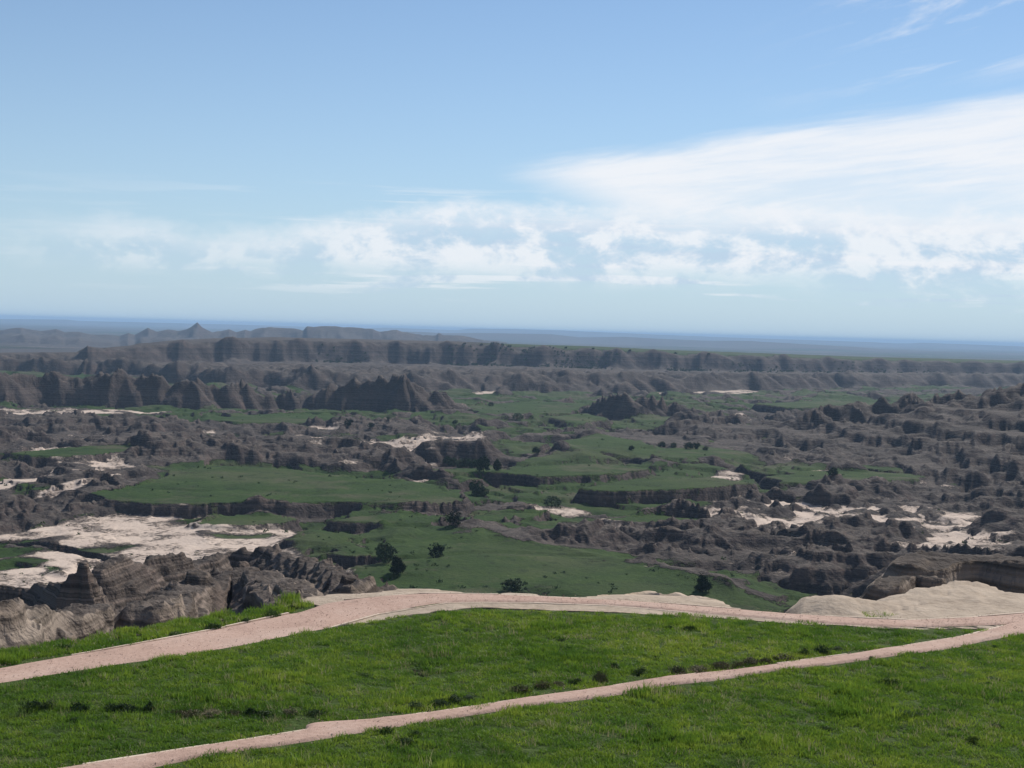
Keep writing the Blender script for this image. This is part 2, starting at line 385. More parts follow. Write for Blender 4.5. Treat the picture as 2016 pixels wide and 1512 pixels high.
BARE_GRASS = [  # green inlets inside the sand
    [(-300, 1075), (0, 1062), (120, 1058), (90, 1085), (0, 1100), (-300, 1120)],
    [(-300, 1140), (0, 1100), (80, 1108), (60, 1118), (0, 1132)],
    [(100, 1078), (240, 1072), (290, 1074), (200, 1086), (110, 1090)],
    [(390, 1056), (520, 1050), (540, 1058), (440, 1064)],
    [(60, 1120), (110, 1124), (120, 1140), (80, 1138)],
]

# ------------------------------------------------------------------ escarpment across the valley head
ES_PX = np.array([-900, -200, 0, 150, 172, 200, 250, 330, 440, 540, 640, 900, 1000, 1170, 1300, 1500, 1700, 2016, 2600, 3200])
ES_TOP = np.array([692, 694, 696, 695, 684, 688, 686, 676, 672, 669, 671, 677, 682, 687, 694, 701, 708, 715, 732, 750])
ES_D = np.array([1480, 1480, 1480, 1490, 1480, 1490, 1510, 1550, 1590, 1620, 1640, 1660, 1670, 1690, 1720, 1800, 1930, 2120, 2300, 2500.])
ES_B = np.array([736, 736, 737, 740, 741, 742, 745, 752, 760, 765, 768, 770, 771, 772, 772, 770, 764, 762, 770, 780])
es_az = np.array([azim(p, t) for p, t in zip(ES_PX, ES_TOP)])
es_top = np.array([at_dist(p, t, D)[2] for p, t, D in zip(ES_PX, ES_TOP, ES_D)])
es_base = np.array([fl(p, b) for p, b in zip(ES_PX, ES_B)])

FAR = [  # crests of the distant ranges (px, py), distance, name
    ('distant_ridge', 4200, [(-900, 650), (-200, 652), (0, 650), (42, 645), (80, 652), (111, 648), (128, 654), (156, 653), (180, 657), (236, 661), (252, 655), (265, 660), (292, 646), (309, 653), (330, 647), (350, 649), (368, 644), (389, 635),
         (399, 642), (417, 651), (435, 652), (451, 648), (465, 654), (483, 648), (493, 652), (521, 644), (573, 646), (597, 649), (604, 642), (660, 642), (691, 644), (735, 647), (749, 653), (780, 649), (800, 653), (820, 660), (858, 660), (864, 655), (872, 660), (905, 660), (940, 668), (1000, 676)], 0.35),
    ('distant_ridge', 8500, [(640, 660), (760, 652), (900, 655), (980, 656), (1086, 658), (1140, 664), (1230, 663), (1300, 667), (1400, 671), (1480, 670), (1560, 676), (1700, 684), (1800, 690), (2016, 700)], 0.10),
    ('distant_ridge', 17000, [(-900, 606), (0, 628), (60, 628.5), (130, 629), (160, 632), (300, 635), (500, 640), (700, 646), (760, 645), (900, 650), (925, 647), (1000, 647.5), (1100, 650), (1300, 659), (1500, 666.5), (1720, 673.5), (1760, 676), (1790, 676), (1815, 674.5), (2016, 682), (3000, 712)], 0.05),
]

# ------------------------------------------------------------------ heights
Z = np.full(X.shape, ZF, np.float32)
grass = np.ones_like(Z); sand = np.zeros_like(Z); clay = np.zeros_like(Z); rock = np.zeros_like(Z)
owner = np.zeros(X.shape, np.int16)        # 0 valley floor, 1 shelf, 2 escarpment, 3 plain, 10+ ridges, 60+ far, 80+ mounds

B = band(40, 2700)
x, y, r = X[B], Y[B], RRg[B]
wx = x + 9 * fbm(x / 40, y / 40, 3, 11) * np.clip(r / 400, .25, 2); wy = y + 14 * fbm(x / 40, y / 40, 3, 15) * np.clip(r / 400, .25, 2.5)
g = fbm(x / 95, y / 120, 5, 21, 0.48)
v = g * 3.4
k = np.floor(v); f = v - k
tread = k + sst(f, 0.40, 0.60) * 0.8 + f * 0.2
lev = 1.7 * tread
v2 = fbm(x / 38 + 7, y / 46, 4, 25, 0.5) * 3.3; k2 = np.floor(v2); f2 = v2 - k2
z = ZF + lev + 1.15 * (k2 + .8 * sst(f2, .47, .59) + .2 * f2) + 0.4 * fbm(x / 30, y / 30, 3, 31)
low = sst(-(g), 0.18, 0.40)
# winding cut channels
ch = np.abs(fbm(wx / 150, wy / 150, 3, 41))
cut = 1 - sst(ch, 0.018, 0.05)
z = z - 3.5 * cut
rk = np.zeros_like(z)
for P in ROCK: rk = np.maximum(rk, sst(sdist(wx, wy, lpoly(P), 40), -8, 10))
sn_ = np.zeros_like(z)
speck = sst(fbm(x / 9, y / 12, 3, 107), -.30, .12)
for k_s, P in enumerate(SAND):
    m_ = sst(sdist(wx, wy, lpoly(P), 30), -2, 3)
    sn_ = np.maximum(sn_, m_ * (0.45 + .55 * speck if k_s in (2, 3, 4, 11, 13) else 0.80 + .20 * speck))
for P in BARE_GRASS: sn_ = sn_ * (1 - sst(sdist(wx, wy, lpoly(P), 30), -2, 3))
z = z + (ZF + 0.2 - z) * sn_ * 0.85
flatten = np.zeros_like(z)
mwx, mwy = 5 * fbm(x / 32, y / 32, 4, 51, .5), 8 * fbm(x / 32, y / 40, 4, 55, .5)
mwx = mwx + 1.3 * fbm(x / 8, y / 8, 2, 53); mwy = mwy + 2.0 * fbm(x / 8, y / 10, 2, 54)
for P, h, e in MESAS:
    h *= 0.75
    s = sdist(x + mwx, y + mwy, lpoly(P, ZF + h), 80)
    t = sst(s, -e, e * 0.15)
    z = z * (1 - t) + (ZF + h + 0.25 * (z - ZF) / 3) * t
    flatten = np.maximum(flatten, sst(s, -e * .2, e * .4))
# rocky hummocks
bump = ridged(x / 60, y / 75, 4, 61, 0.55)
near_damp = np.clip(r / 330, 0.45, 1.0)
patch = sst(fbm(x / 62 + 2, y / 95, 4, 59), -0.20, 0.12)
hum = np.clip(bump + 0.30, 0, 2) * 1.5 * near_damp
rkm = rk * (1 - sn_) * (1 - flatten) * (0.10 + 0.90 * patch)
gr_ = fbm(x / 52, y / 62, 6, 57, 0.56); vr = gr_ * 5.2
kr = np.floor(vr); fr = vr - kr
zr = ZF - 0.3 + 1.55 * (kr + .85 * sst(fr, .52, .80) + .15 * fr)
rz = rk * (1 - sn_) * (1 - flatten)
z = z * (1 - rz) + zr * rz + hum * rkm
h2 = ridged(x / 21, y / 26, 3, 63, 0.6); h3 = ridged(x / 9.5, y / 11, 2, 65, 0.6)
z = z + rkm * (np.clip(h2 + .25, 0, 1.3) ** 1.4 * 1.7 * near_damp + np.clip(h3 + .15, 0, 1.2) ** 1.3 * 1.2 * sst(-r, -900, -400))
# a few scattered hummocks anywhere
sc = ridged(x / 85 + 3, y / 110 + 9, 3, 67)
spots = sst(sc, 0.60, 0.95) * (1 - flatten) * (1 - sn_ * .6) * sst(r, 240, 300)
z = z + spots * 1.8
rockm = np.clip(rkm + spots * .8, 0, 1)

# escarpment
th = TTg[B]
eb, et, ez = np.interp(th, es_az, es_base), np.interp(th, es_az, ES_D), np.interp(th, es_az, es_top)
warp = 60 * fbm(x / 260, y / 260, 3, 71) + 25 * fbm(x / 60, y / 60, 2, 75)
t = np.clip((r + warp - eb) / (et - eb), 0, 1.0)
wv = np.clip((r + 12 * fbm(x / 70, y / 70, 3, 77) + 17 * ridged(th * 2000 / 70, r / 600, 3, 79, .55) - et - 4) / 44 + 1, 0, 1)
hill = 0.6 * ridged(x / 110, y / 140, 4, 81, 0.6) + 0.55 * ridged(x / 42, y / 55, 3, 83, 0.6)
low_h = (0.08 * sst(t, 0, .25) + 0.16 * t) * (ez - ZF) + hill * (15.0 * (1 - t) ** 1.4 + 2.5) * sst(t, 0.0, 0.15) * (1 - sst(t, .92, 1))
full = low_h + (ez - ZF - low_h) * sst(wv, 0.10, 0.95)
full = np.where(r > et + 10, ez - ZF + 0.25 * fbm(x / 60, y / 60, 2, 85), full)
es_m = t > 0.003
z = np.where(es_m, np.maximum(z * (1 - sst(t, 0, .08)) + (ZF + full) * sst(t, 0, .08), ZF - 2 + 0 * z), z)
own = np.where(es_m, 2, 0).astype(np.int16)
rockm = np.where(es_m, np.maximum(rockm, sst(t, 0.0, 0.05) * (1 - (r > et + 5))), rockm)
esc_t = t

def apply_ridges(x, y, r, z, own, rockm, sel):
    for i, rd in enumerate(RIDGES):
        if not sel(rd): continue
        A = np.asarray(rd['P']); reach = (A[:, 2].max() - ZF) / max(min(rd['sn'], rd['sf']), .05) + 10
        bb = (x > A[:, 0].min() - reach) & (x < A[:, 0].max() + reach) & (y > A[:, 1].min() - reach) & (y < A[:, 1].max() + reach)
        if not bb.any(): continue
        qx, qy = x[bb], y[bb]
        Dm = float(np.hypot(A[:, 0], A[:, 1]).mean()); u = Dm / 900.0
        d, s, zc, side = polyline(qx, qy, rd['P'])
        cs = np.r_[0, np.cumsum(np.hypot(np.diff(A[:, 0]), np.diff(A[:, 1])))]
        sg = np.linspace(0, cs[-1], 400); zg = np.interp(sg, cs, A[:, 2]); kn = max(3, int(400 * min(90 * u, cs[-1] * .5) / cs[-1])) | 1
        zg = np.convolve(np.pad(zg, kn // 2, 'edge'), np.ones(kn) / kn, 'valid')
        fz = np.clip((d - rd['w']) / (28 * u + 1.5), 0, 1)
        zc = zc * (1 - fz) + np.minimum(np.interp(s, sg, zg), zc + 3 * u) * fz
        away = np.hypot(qx, qy) - np.hypot(*(np.interp(s, np.r_[0, np.cumsum(np.hypot(np.diff(A[:, 0]), np.diff(A[:, 1])))], A[:, c]) for c in (0, 1)))
        slope = np.where(away > 0, rd['sf'], rd['sn'])
        wl = max(4.0, 26 * u)
        ta = np.arctan2(qx, qy) * Dm
        bt = ridged(ta / wl + 5 * i, np.hypot(qx, qy) / (wl * 3), 3, 91 + i)               # buttresses running down from the crest
        ww = max(rd['w'], 0.75 * float(np.interp(Dm, rr, dr)))
        dd = np.maximum(d - ww, 0)
        hgt = np.maximum(zc - ZF, 1.0)
        k_ = dd * slope
        h = zc - k_ + 0.42 * np.clip(bt, -1, 1) * np.minimum(k_, 9 * u + 1.5) * np.clip(dd / (hgt * .25 + .1), 0, 1)
        h = h + rd['rough'] * u ** .3 * 0.5 * (ridged(qx / (wl * .55), qy / (wl * .55), 3, 97 + i) - .2) * np.clip(1.0 - (zc - h) / (hgt + 1), 0, 1)
        if rd['name'] == 'badlands_slope':            # broad steps with steep fronts
            q = (h - ZF + 1.6 * fbm(qx / 55, qy / 55, 4, 231)) / 5.0; kq = np.floor(q); fq = q - kq
            h = h + 5.0 * (sst(fq, .55, .98) - fq) * 0.9 * np.clip(dd / 20, 0, 1)
        # flare at the foot
        zz = z[bb]
        diff = h - zz; kk = 1.2 * max(u, .3) + .3
        hb = np.where(diff > kk, h, np.where(diff < -kk, zz, zz + (diff + kk) ** 2 / (4 * kk)))
        z[bb] = hb
        own_b = own[bb]; own_b[diff > 0.25 * kk] = 10 + i; own[bb] = own_b
        rb = rockm[bb]; rockm[bb] = np.maximum(rb, sst(diff, -kk, kk * .4))
    return z, own, rockm

z, own, rockm = apply_ridges(x, y, r, z, own, rockm, lambda rd: True)
Z[B] = z; owner[B] = own; rock[B] = rockm
sn_ = sn_ * (1 - flatten)
sand[B] = np.maximum(sn_, 0) * (1 - sst(rockm, .2, .6))
lowsand = low * sst(fbm(x / 45, y / 45, 3, 101), 0.05, 0.25)
rk2 = sst(fbm(x / 70 + 4, y / 90, 4, 105), 0.10, 0.30) * sst(r, 200, 300)
sand[B] = np.maximum(sand[B], lowsand * sst(rk + .35 * rk2, .3, .8) * .9 * (1 - flatten))
sand[B] = np.maximum(sand[B], rk * (1 - patch) * (1 - flatten) * sst(fbm(x / 26, y / 40, 4, 103), -.05, .22) * (own == 0))
bare = np.clip(rk * (1 - flatten), 0, 1) * (0.45 + .55 * patch)
grass[B] = (1 - sst(rockm, .25, .6)) * (1 - bare * sst(fbm(x / 27, y / 33, 4, 111), -0.16, 0.14)) * (1 - sand[B])
# plateau behind the escarpment rim is grass
grass[B] = np.where(r > et + 4, 0.25 + .65 * sst(th, -.06, .02), np.where(es_m & (t > .06), 0.10 * sst(fbm(x / 50, y / 50, 3, 115), 0.1, .3), grass[B]))

# plain and distant ranges
B = band(1450, 1e9)
x, y, r, th = X[B], Y[B], RRg[B], TTg[B]
et = np.interp(th, es_az, ES_D)
plain_z = ZF - 12 + 7 * fbm(x / 900, y / 900, 4, 121) * np.clip(r / 4000, .3, 1)
off = np.interp(th, [azim(150), azim(420)], [30.0, 330.0])
drop = sst(r - et, off, off + 290)
zb = np.where(r < 2690, Z[B], np.interp(th, es_az, es_top))
z = zb * (1 - drop) + plain_z * drop
own = np.where(drop > 0.4, 3, np.where((owner[B] == 0) & (r > et), 2, owner[B])).astype(np.int16)
rockm = np.zeros_like(z)
for i, (nm, D, pts, sl) in enumerate(FAR):
    az = np.array([azim(a, b) for a, b in pts]); zt = np.array([at_dist(a, b, D)[2] for a, b in pts])
    Dv = D * (1 + 0.05 * np.sin(th * 9 + i)) 
    crest = np.interp(th, az, zt, left=-80, right=-80)
    crest = CAMZ + (crest - CAMZ) * Dv / D
    if i == 0:
        wl = 130.0
        bt = ridged(x / wl, y / wl, 4, 131)
        h = crest - np.maximum(np.abs(r - Dv) - 15, 0) * sl * (1 - .5 * np.clip(bt, -1, 1))
        # lower foothills in front
        h2 = np.minimum(crest - 12, ZF - 12 + 18 * np.clip(bt + .3, 0, 1.2)) - np.maximum(np.abs(r - Dv + 350) - 300, 0) * .25
        h = np.maximum(h, h2)
    else:
        bt = ridged(x / 900, y / 900, 4, 135 + i)
        h = crest - np.maximum(np.abs(r - Dv) - D * .01, 0) * sl * (1 - .5 * np.clip(bt, -1, 1))
        if i == 2: h = np.where(r > Dv, crest - (r - Dv) * .004, h)
    w = h > z
    z = np.where(w, h, z); own = np.where(w, 60 + i, own).astype(np.int16); rockm = np.where(w, [.9, .5, .25][i], rockm)
Z[B] = z; owner[B] = own; rock[B] = np.where(drop > .02, rockm, rock[B])
grass[B] = np.where(drop > .02, np.clip(1 - rockm, 0, 1) * (0.25 + .45 * sst(fbm(x / 700, y / 700, 3, 141), -.2, .2)), grass[B])
sand[B] = np.where(drop > .02, 0.5 * sst(fbm(x / 500, y / 260, 4, 145), .22, .42) * (own == 3), sand[B])

# the shelf, with its edge falling away
B = band(0, 330)
x, y, r = X[B], Y[B], RRg[B]
ex = x + 0.7 * fbm(x / 5, y / 5, 3, 151) ; ey = y + 0.9 * fbm(x / 5, y / 5, 3, 155)
d = -sdist(ex, ey, BENCH, 300.0)
hb = bench_h(x, y)
outz = -(1.5 * np.minimum(np.maximum(d, 0), 5.5)) - 0.36 * np.maximum(d - 5.5, 0)
outz = outz + ridged(x / 14, y / 14, 4, 161) * np.clip(d / 6, 0, 1) * np.clip(d / 30, .4, 1) * 2.2
outz = outz - 0.10 * (1 - np.clip((d + 1.2) / 1.2, 0, 1)) * 0
soft = np.where(d > -1.6, -0.045 * (d + 1.6) ** 2, 0)
shelf = hb + np.where(d > 0, soft * 0 - 0.115 + outz, soft)
zv = Z[B]; ow = owner[B]; rm = rock[B]; gm = grass[B]
valley = np.where(r < 40, -200, zv)
is_sh = shelf > valley
z = np.where(is_sh, shelf, valley)
own = np.where(is_sh, np.where(d < 2.0, 1, 0), ow).astype(np.int16)
rm = np.where(is_sh, sst(d, 0.3, 2.0), rm)
gm = np.where(is_sh, 1 - sst(d, -0.6, 0.2), gm)
sand[B] = np.where(is_sh, 0, sand[B])
# clay swellings
CLAY = [on_plane(a, b) for a, b in [(556, 1192), (590, 1160), (700, 1140), (1000, 1140), (1450, 1165), (1590, 1150), (1800, 1120), (2300, 1110), (2300, 1195), (2016, 1203), (1900, 1219), (1750, 1226), (1600, 1216),
        (1400, 1206), (1100, 1190), (850, 1184), (700, 1194), (640, 1204), (616, 1206), (600, 1200), (612, 1190), (585, 1180)]]
cl = sst(sdist(ex, ey, CLAY, 12), -0.25, 0.35)
STRIP = [on_plane(a, b) for a, b in [(655, 1230), (720, 1206), (800, 1194), (950, 1182), (1150, 1188), (1350, 1202), (1550, 1218), (1750, 1227), (1900, 1226), (1990, 1224), (1960, 1234), (1900, 1232), (1750, 1236), (1550, 1229), (1350, 1214), (1100, 1203), (950, 1201), (800, 1211), (720, 1225)]]
cl = np.maximum(cl, sst(sdist(ex, ey, STRIP, 6), -0.2, 0.3))
for i, (nm, pts, hw) in enumerate(MOUNDS):
    P = [at_dist(*p) for p in pts]
    dd, s, zc, _ = polyline(x, y, P)
    t = np.clip(1 - dd / hw, 0, 1); prof = t * t * (3 - 2 * t)
    base = np.minimum(z, 0.3)
    lift = np.maximum(zc - base, 0.15)
    h = base + lift * prof ** 0.8 + (0.10 * fbm(x / 1.1, y / 1.1, 4, 171) - 0.07 * sst(ridged(x / 1.5, y / 2.2, 2, 175), .72, .95)) * np.clip(prof * 2, 0, 1)
    w = (h > z) & (prof > 0) & (d < 3.0)
    z = np.where(w, h, z)
    own = np.where(w & (prof > .12), 80 + i, own).astype(np.int16)
    cl = np.where(w, np.maximum(cl, sst(prof, .05, .3)), cl)
    rm = np.where(w, rm * .3, rm); gm = np.where(w, 0, gm)
clay[B] = np.where(is_sh | (own >= 80), cl, 0)
Z[B] = z; owner[B] = own; rock[B] = rm; grass[B] = gm * (1 - clay[B])
print('grid', NR, NTH, 2 * NR * NTH, Z.min(), Z.max())

# ------------------------------------------------------------------ gullies: erosion pattern that follows the fall line, then ledges of harder strata
def erode(px, py, ux, uy, s):
    ix, iy = np.floor(px), np.floor(py); i0, j0 = ix.astype(np.int32), iy.astype(np.int32)
    num = np.zeros_like(px); wt = np.full_like(px, 1e-5)
    for a in (-1, 0, 1):
        for b in (-1, 0, 1):
            hh = hidx(i0 + a, j0 + b, s)
            qx = px - (ix + a) - H1[hh]; qy = py - (iy + b) - H2[hh]
            w = np.exp(-2.2 * (qx * qx + qy * qy))
            num += w * np.cos(6.2832 * (qx * ux + qy * uy)); wt += w
    return np.arcsin(np.clip(num / wt, -.98, .98)) * 0.6366

g0 = np.gradient(Z, rr, axis=0); g1 = np.gradient(Z, tt, axis=1) / RRg
steep = sst(np.hypot(g0, g1), 0.35, 0.8) * (owner != 1); del g0, g1
calm = np.zeros(X.shape, bool)
for i, rd in enumerate(RIDGES):
    if rd['name'] in ('rock_wall', 'rock_block'): calm |= owner == 10 + i

def blur(a, n0, n1):
    for ax, n in ((0, n0), (1, n1)):
        if n < 1: continue
        for _ in range(2):
            c = np.cumsum(np.concatenate([np.repeat(np.take(a, [0], ax), n + 1, ax), a, np.repeat(np.take(a, [-1], ax), n, ax)], ax), ax, dtype=np.float64)
            k = 2 * n + 1; N = a.shape[ax]
            a = ((np.take(c, range(k, k + N), ax) - np.take(c, range(0, N), ax)) / k).astype(np.float32)
    return a

def gully(a, b, lams, amp, s0):
    B = band(a, b)
    x, y, r = X[B], Y[B], RRg[B]
    z = Z[B].copy(); rk = rock[B] * (1 - 0.9 * clay[B]) * np.where(calm[B], .3, 1); sp_ = np.maximum(steep[B] - rock[B], 0) * (1 - clay[B])
    drb = dr[B][:, None]; rrb = rr[B]
    st, ct = np.sin(TTg[B]), np.cos(TTg[B])
    rm = float(np.sqrt(a * b)); drm = float(np.median(drb))
    for n, (lam, am) in enumerate(zip(lams, amp)):
        kb = .30 if b < 300 else .14
        zs = blur(z, int(round(lam * kb / drm)), int(round(lam * kb / (rm * 0.00086))))
        gr = np.gradient(zs, rrb, axis=0); gt = np.gradient(zs, tt, axis=1) / r
        gx = gr * st + gt * ct; gy = gr * ct - gt * st
        sl = np.hypot(gx, gy) + 1e-4
        fade = np.clip((lam / np.maximum(drb, r * 0.00086) - 2.0) / 2.5, 0, 1)
        e = erode(x / lam, y / lam, -gy / sl, gx / sl, s0 + n)
        z = z + ((e - .08) * rk + 1.5 * np.minimum(e, 0) * sp_) * lam * am * fade * (sst(sl, 0.15, 0.7) if b < 300 else sst(sl, 0.0, 0.25)) * np.clip(1.25 / sl, .2, 1)
    Z[B] = z

gully(36, 240, [9.0, 4.0, 1.9, 0.9], [.13, .12, .11, .08], 3)
gully(240, 700, [26.0, 12.0, 6.0], [.11, .115, .10], 11)
gully(700, 2500, [64.0, 30.0, 14.0], [.11, .14, .14], 15)
gully(2500, 6500, [160.0, 80.0], [.10, .08], 21)

def ledges(a, b, S, k, wl):
    B = band(a, b)
    x, y, z = X[B], Y[B], Z[B]
    q = (z + 0.5 * S * fbm(x / wl, y / wl, 3, 201)) / S
    kf = np.floor(q); f = q - kf
    st = sst(f, 0.30, 0.62)
    amt = k * rock[B] * np.where(calm[B], .3, 1) * sst(fbm(x / (wl * .4), y / (wl * .4), 2, 205), -.5, .2)
    Z[B] = z + S * (st - f) * amt
ledges(36, 240, 1.0, 0.85, 22)
ledges(240, 2500, 2.6, 0.40, 90)
B = band(36, 240)
Z[B] += rock[B] * (1 - clay[B]) * (0.34 * fbm(X[B] / 1.8, Y[B] / 1.8, 4, 211) + 0.15 * ridged(X[B] / .8, Y[B] / .8, 2, 215)) * np.where(calm[B], .5, 1)

def zat(px, py):
    px = np.atleast_1d(np.asarray(px, float)); py = np.atleast_1d(np.asarray(py, float))
    r = np.hypot(px, py); t = np.arctan2(px, py)
    i = np.clip(np.searchsorted(rr, r) - 1, 0, NR - 2); j = np.clip(np.searchsorted(tt, t) - 1, 0, NTH - 2)
    a = np.clip((r - rr[i]) / (rr[i + 1] - rr[i]), 0, 1); b = np.clip((t - tt[j]) / (tt[j + 1] - tt[j]), 0, 1)
    return (Z[i, j] * (1 - a) * (1 - b) + Z[i + 1, j] * a * (1 - b) + Z[i, j + 1] * (1 - a) * b + Z[i + 1, j + 1] * a * b)

def sight(px, py, dmin=30.0, dmax=6000.0):
    """first ground met along a line of sight (used to find where a tree seen in the photograph stands)"""
    d = ray(px, py); n = math.hypot(d.x, d.y)
    D = np.geomspace(dmin, dmax, 3000)
    xs, ys = d.x / n * D, d.y / n * D
    zs = CAMZ + d.z / n * D
    hit = np.nonzero(zat(xs, ys) >= zs)[0]
    k = hit[0] if len(hit) else len(D) - 1
    return xs[k], ys[k], float(zat(xs[k], ys[k])[0])

# ------------------------------------------------------------------ materials
def new_mat(name):
    mt = bpy.data.materials.new(name); mt.use_nodes = True
    return mt, NT(mt.node_tree)

def finish(n, colr, rough=0.9, bump=None, bstr=0.3, bdist=0.1, spec=0.15):
    b = n.n('ShaderNodeBsdfPrincipled'); n.put(b.inputs['Base Color'], colr); n.put(b.inputs['Roughness'], rough)
    b.inputs['Specular IOR Level'].default_value = spec
    if bump is not None:
        bn = n.n('ShaderNodeBump'); bn.inputs['Strength'].default_value = bstr; bn.inputs['Distance'].default_value = bdist
        n.put(bn.inputs['Height'], bump); n.t.links.new(bn.outputs[0], b.inputs['Normal'])
    o = n.n('ShaderNodeOutputMaterial'); n.t.links.new(b.outputs[0], o.inputs[0])
    return b

def terrain_material():
    mt, n = new_mat('badlands_ground')
    pos = n.n('ShaderNodeNewGeometry').outputs['Position']
    att = n.n('ShaderNodeAttribute', attribute_name='cover')
    sep = n.n('ShaderNodeSeparateColor'); n.t.links.new(att.outputs['Color'], sep.inputs[0])
    g, s, c = sep.outputs[0], sep.outputs[1], sep.outputs[2]
    sp = n.n('ShaderNodeSeparateXYZ'); n.t.links.new(pos, sp.inputs[0])
    n_big = n.noise(pos, 0.012, 4, 0.6); n_mid = n.noise(pos, 0.09, 5, 0.62); n_fine = n.noise(pos, 0.9, 5, 0.65); n_tiny = n.noise(pos, 6.0, 4, 0.6)
    # rock: level strata with wobble
    zz = n.m('ADD', sp.outputs[2], n.m('MULTIPLY', n_mid, 0.5))
    zz = n.m('ADD', zz, n.m('MULTIPLY', n_big, 3.0))
    st1 = n.noise(n.xyz(0.0, 0.0, zz), 0.25, 2, 0.5); st2 = n.noise(n.xyz(3.0, 0.0, zz), 1.1, 3, 0.6)
    band_ = n.m('ADD', n.m('MULTIPLY', st1, 0.55), n.m('MULTIPLY', st2, 0.45))
    rockc = n.ramp(band_, [(0.34, (0.034, 0.028, 0.028)), (0.43, (0.068, 0.053, 0.048)), (0.48, (0.043, 0.035, 0.033)), (0.54, (0.085, 0.065, 0.058)), (0.58, (0.053, 0.044, 0.041)), (0.64, (0.20, 0.165, 0.14))])
    rockc = n.mix(n.m('MULTIPLY', n.ss(n_fine, 0.50, 0.72), 0.6), rockc, (0.125, 0.10, 0.088, 1))
    rockc = n.mix(n.m('MULTIPLY', n.ss(n_mid, 0.52, 0.70), 0.35), rockc, (0.17, 0.12, 0.10, 1))
    tan = n.m('MULTIPLY', n.m('MULTIPLY', n.ss(zz, -34.0, -10.0), att.outputs['Alpha']), 0.52)
    rockc = n.mix(tan, rockc, n.mix(n.ss(band_, 0.42, 0.60), (0.11, 0.085, 0.066, 1), (0.29, 0.235, 0.185, 1)))
    st3 = n.noise(n.xyz(9.0, 0.0, n.m('ADD', sp.outputs[2], n.m('ADD', n.m('MULTIPLY', n_mid, 0.5), n.m('MULTIPLY', n_fine, 0.12)))), 2.0, 3, 0.65)
    lamina = n.m('MULTIPLY_ADD', n.m('SUBTRACT', n.ss(st3, 0.40, 0.60), 0.45), n.m('MULTIPLY_ADD', n.ss(att.outputs['Alpha'], 0.1, 0.6), 0.65, 0.22), 0.98)
    vm_ = n.n('ShaderNodeVectorMath', operation='SCALE'); n.put(vm_.inputs[0], rockc); n.put(vm_.inputs['Scale'], lamina)
    rockc = vm_.outputs[0]
    # grass of the valley
    gr = n.ramp(n.m('ADD', n.m('MULTIPLY', n_mid, 0.5), n.m('MULTIPLY', n_fine, 0.5)), [(0.30, (0.021, 0.036, 0.011)), (0.48, (0.031, 0.058, 0.014)), (0.60, (0.045, 0.075, 0.018)), (0.72, (0.074, 0.082, 0.032))])
    gr = n.mix(n.m('MULTIPLY', n.ss(n_big, 0.50, 0.66), 0.45), gr, (0.088, 0.092, 0.048, 1))
    gr = n.mix(n.m('MULTIPLY', n.ss(n.noise(pos, 0.035, 6, 0.70), 0.50, 0.66), 0.80), gr, (0.090, 0.084, 0.052, 1))
    gr = n.mix(n.m('MULTIPLY', n.ss(n.noise(pos, 0.22, 5, 0.70), 0.54, 0.66), 0.65), gr, (0.022, 0.036, 0.016, 1))
    gr = n.mix(n.ss(att.outputs['Alpha'], 0.8, 0.95), gr, n.mix(n_fine, (0.030, 0.058, 0.012, 1), (0.075, 0.105, 0.028, 1)))
    snd = n.ramp(n.m('ADD', n.m('MULTIPLY', n_fine, .5), n.m('MULTIPLY', n_mid, .5)), [(0.34, (0.38, 0.295, 0.24)), (0.48, (0.55, 0.44, 0.36)), (0.64, (0.62, 0.505, 0.415))])
    cly = n.ramp(n.m('ADD', n.m('MULTIPLY', n_fine, 0.6), n.m('MULTIPLY', n_tiny, 0.4)), [(0.32, (0.28, 0.22, 0.165)), (0.50, (0.41, 0.33, 0.255)), (0.68, (0.50, 0.41, 0.32))])
    # ragged borders
    jit = n.m('MULTIPLY', n.m('SUBTRACT', n.m('ADD', n.m('MULTIPLY', n_fine, .5), n.m('MULTIPLY', n_mid, .5)), 0.5), 2.4)
    gm = n.ss(n.m('ADD', g, jit), 0.40, 0.60)
    sm = n.ss(n.m('ADD', s, jit), 0.34, 0.74)
    cm = n.ss(n.m('ADD', c, n.m('MULTIPLY', jit, 0.5)), 0.35, 0.65)
    # bare scree slopes too steep for grass
    gm_n = n.n('ShaderNodeNewGeometry').outputs['Normal']
    sepn = n.n('ShaderNodeSeparateXYZ'); n.t.links.new(gm_n, sepn.inputs[0])
    flat = n.ss(n.m('ADD', sepn.outputs[2], n.m('MULTIPLY', jit, 0.12)), 0.80, 0.93)
    flat2 = n.ss(sepn.outputs[2], 0.86, 0.96)
    gm = n.m('MULTIPLY', gm, flat); sm = n.m('MULTIPLY', sm, flat2)
    soil = n.ramp(n.m('ADD', n.m('MULTIPLY', n_fine, .5), n.m('MULTIPLY', n_mid, .5)), [(0.36, (0.045, 0.038, 0.034)), (0.50, (0.080, 0.066, 0.058)), (0.64, (0.150, 0.125, 0.107))])
    base = n.mix(n.ss(n.m('ADD', sepn.outputs[2], n.m('MULTIPLY', jit, 0.10)), 0.88, 0.975), rockc, soil)
    out = n.mix(gm, base, gr); out = n.mix(sm, out, snd); out = n.mix(cm, out, cly)
    flute = n.noise(n.xyz(sp.outputs[0], sp.outputs[1], n.m('MULTIPLY', sp.outputs[2], 0.12)), 0.8, 4, 0.6)
    rough_ = n.m('SUBTRACT', 1.0, n.m('MAXIMUM', n.m('MAXIMUM', gm, sm), cm))
    bump = n.m('ADD', n.m('MULTIPLY', n_fine, 0.5), n.m('MULTIPLY', n_tiny, 0.12))
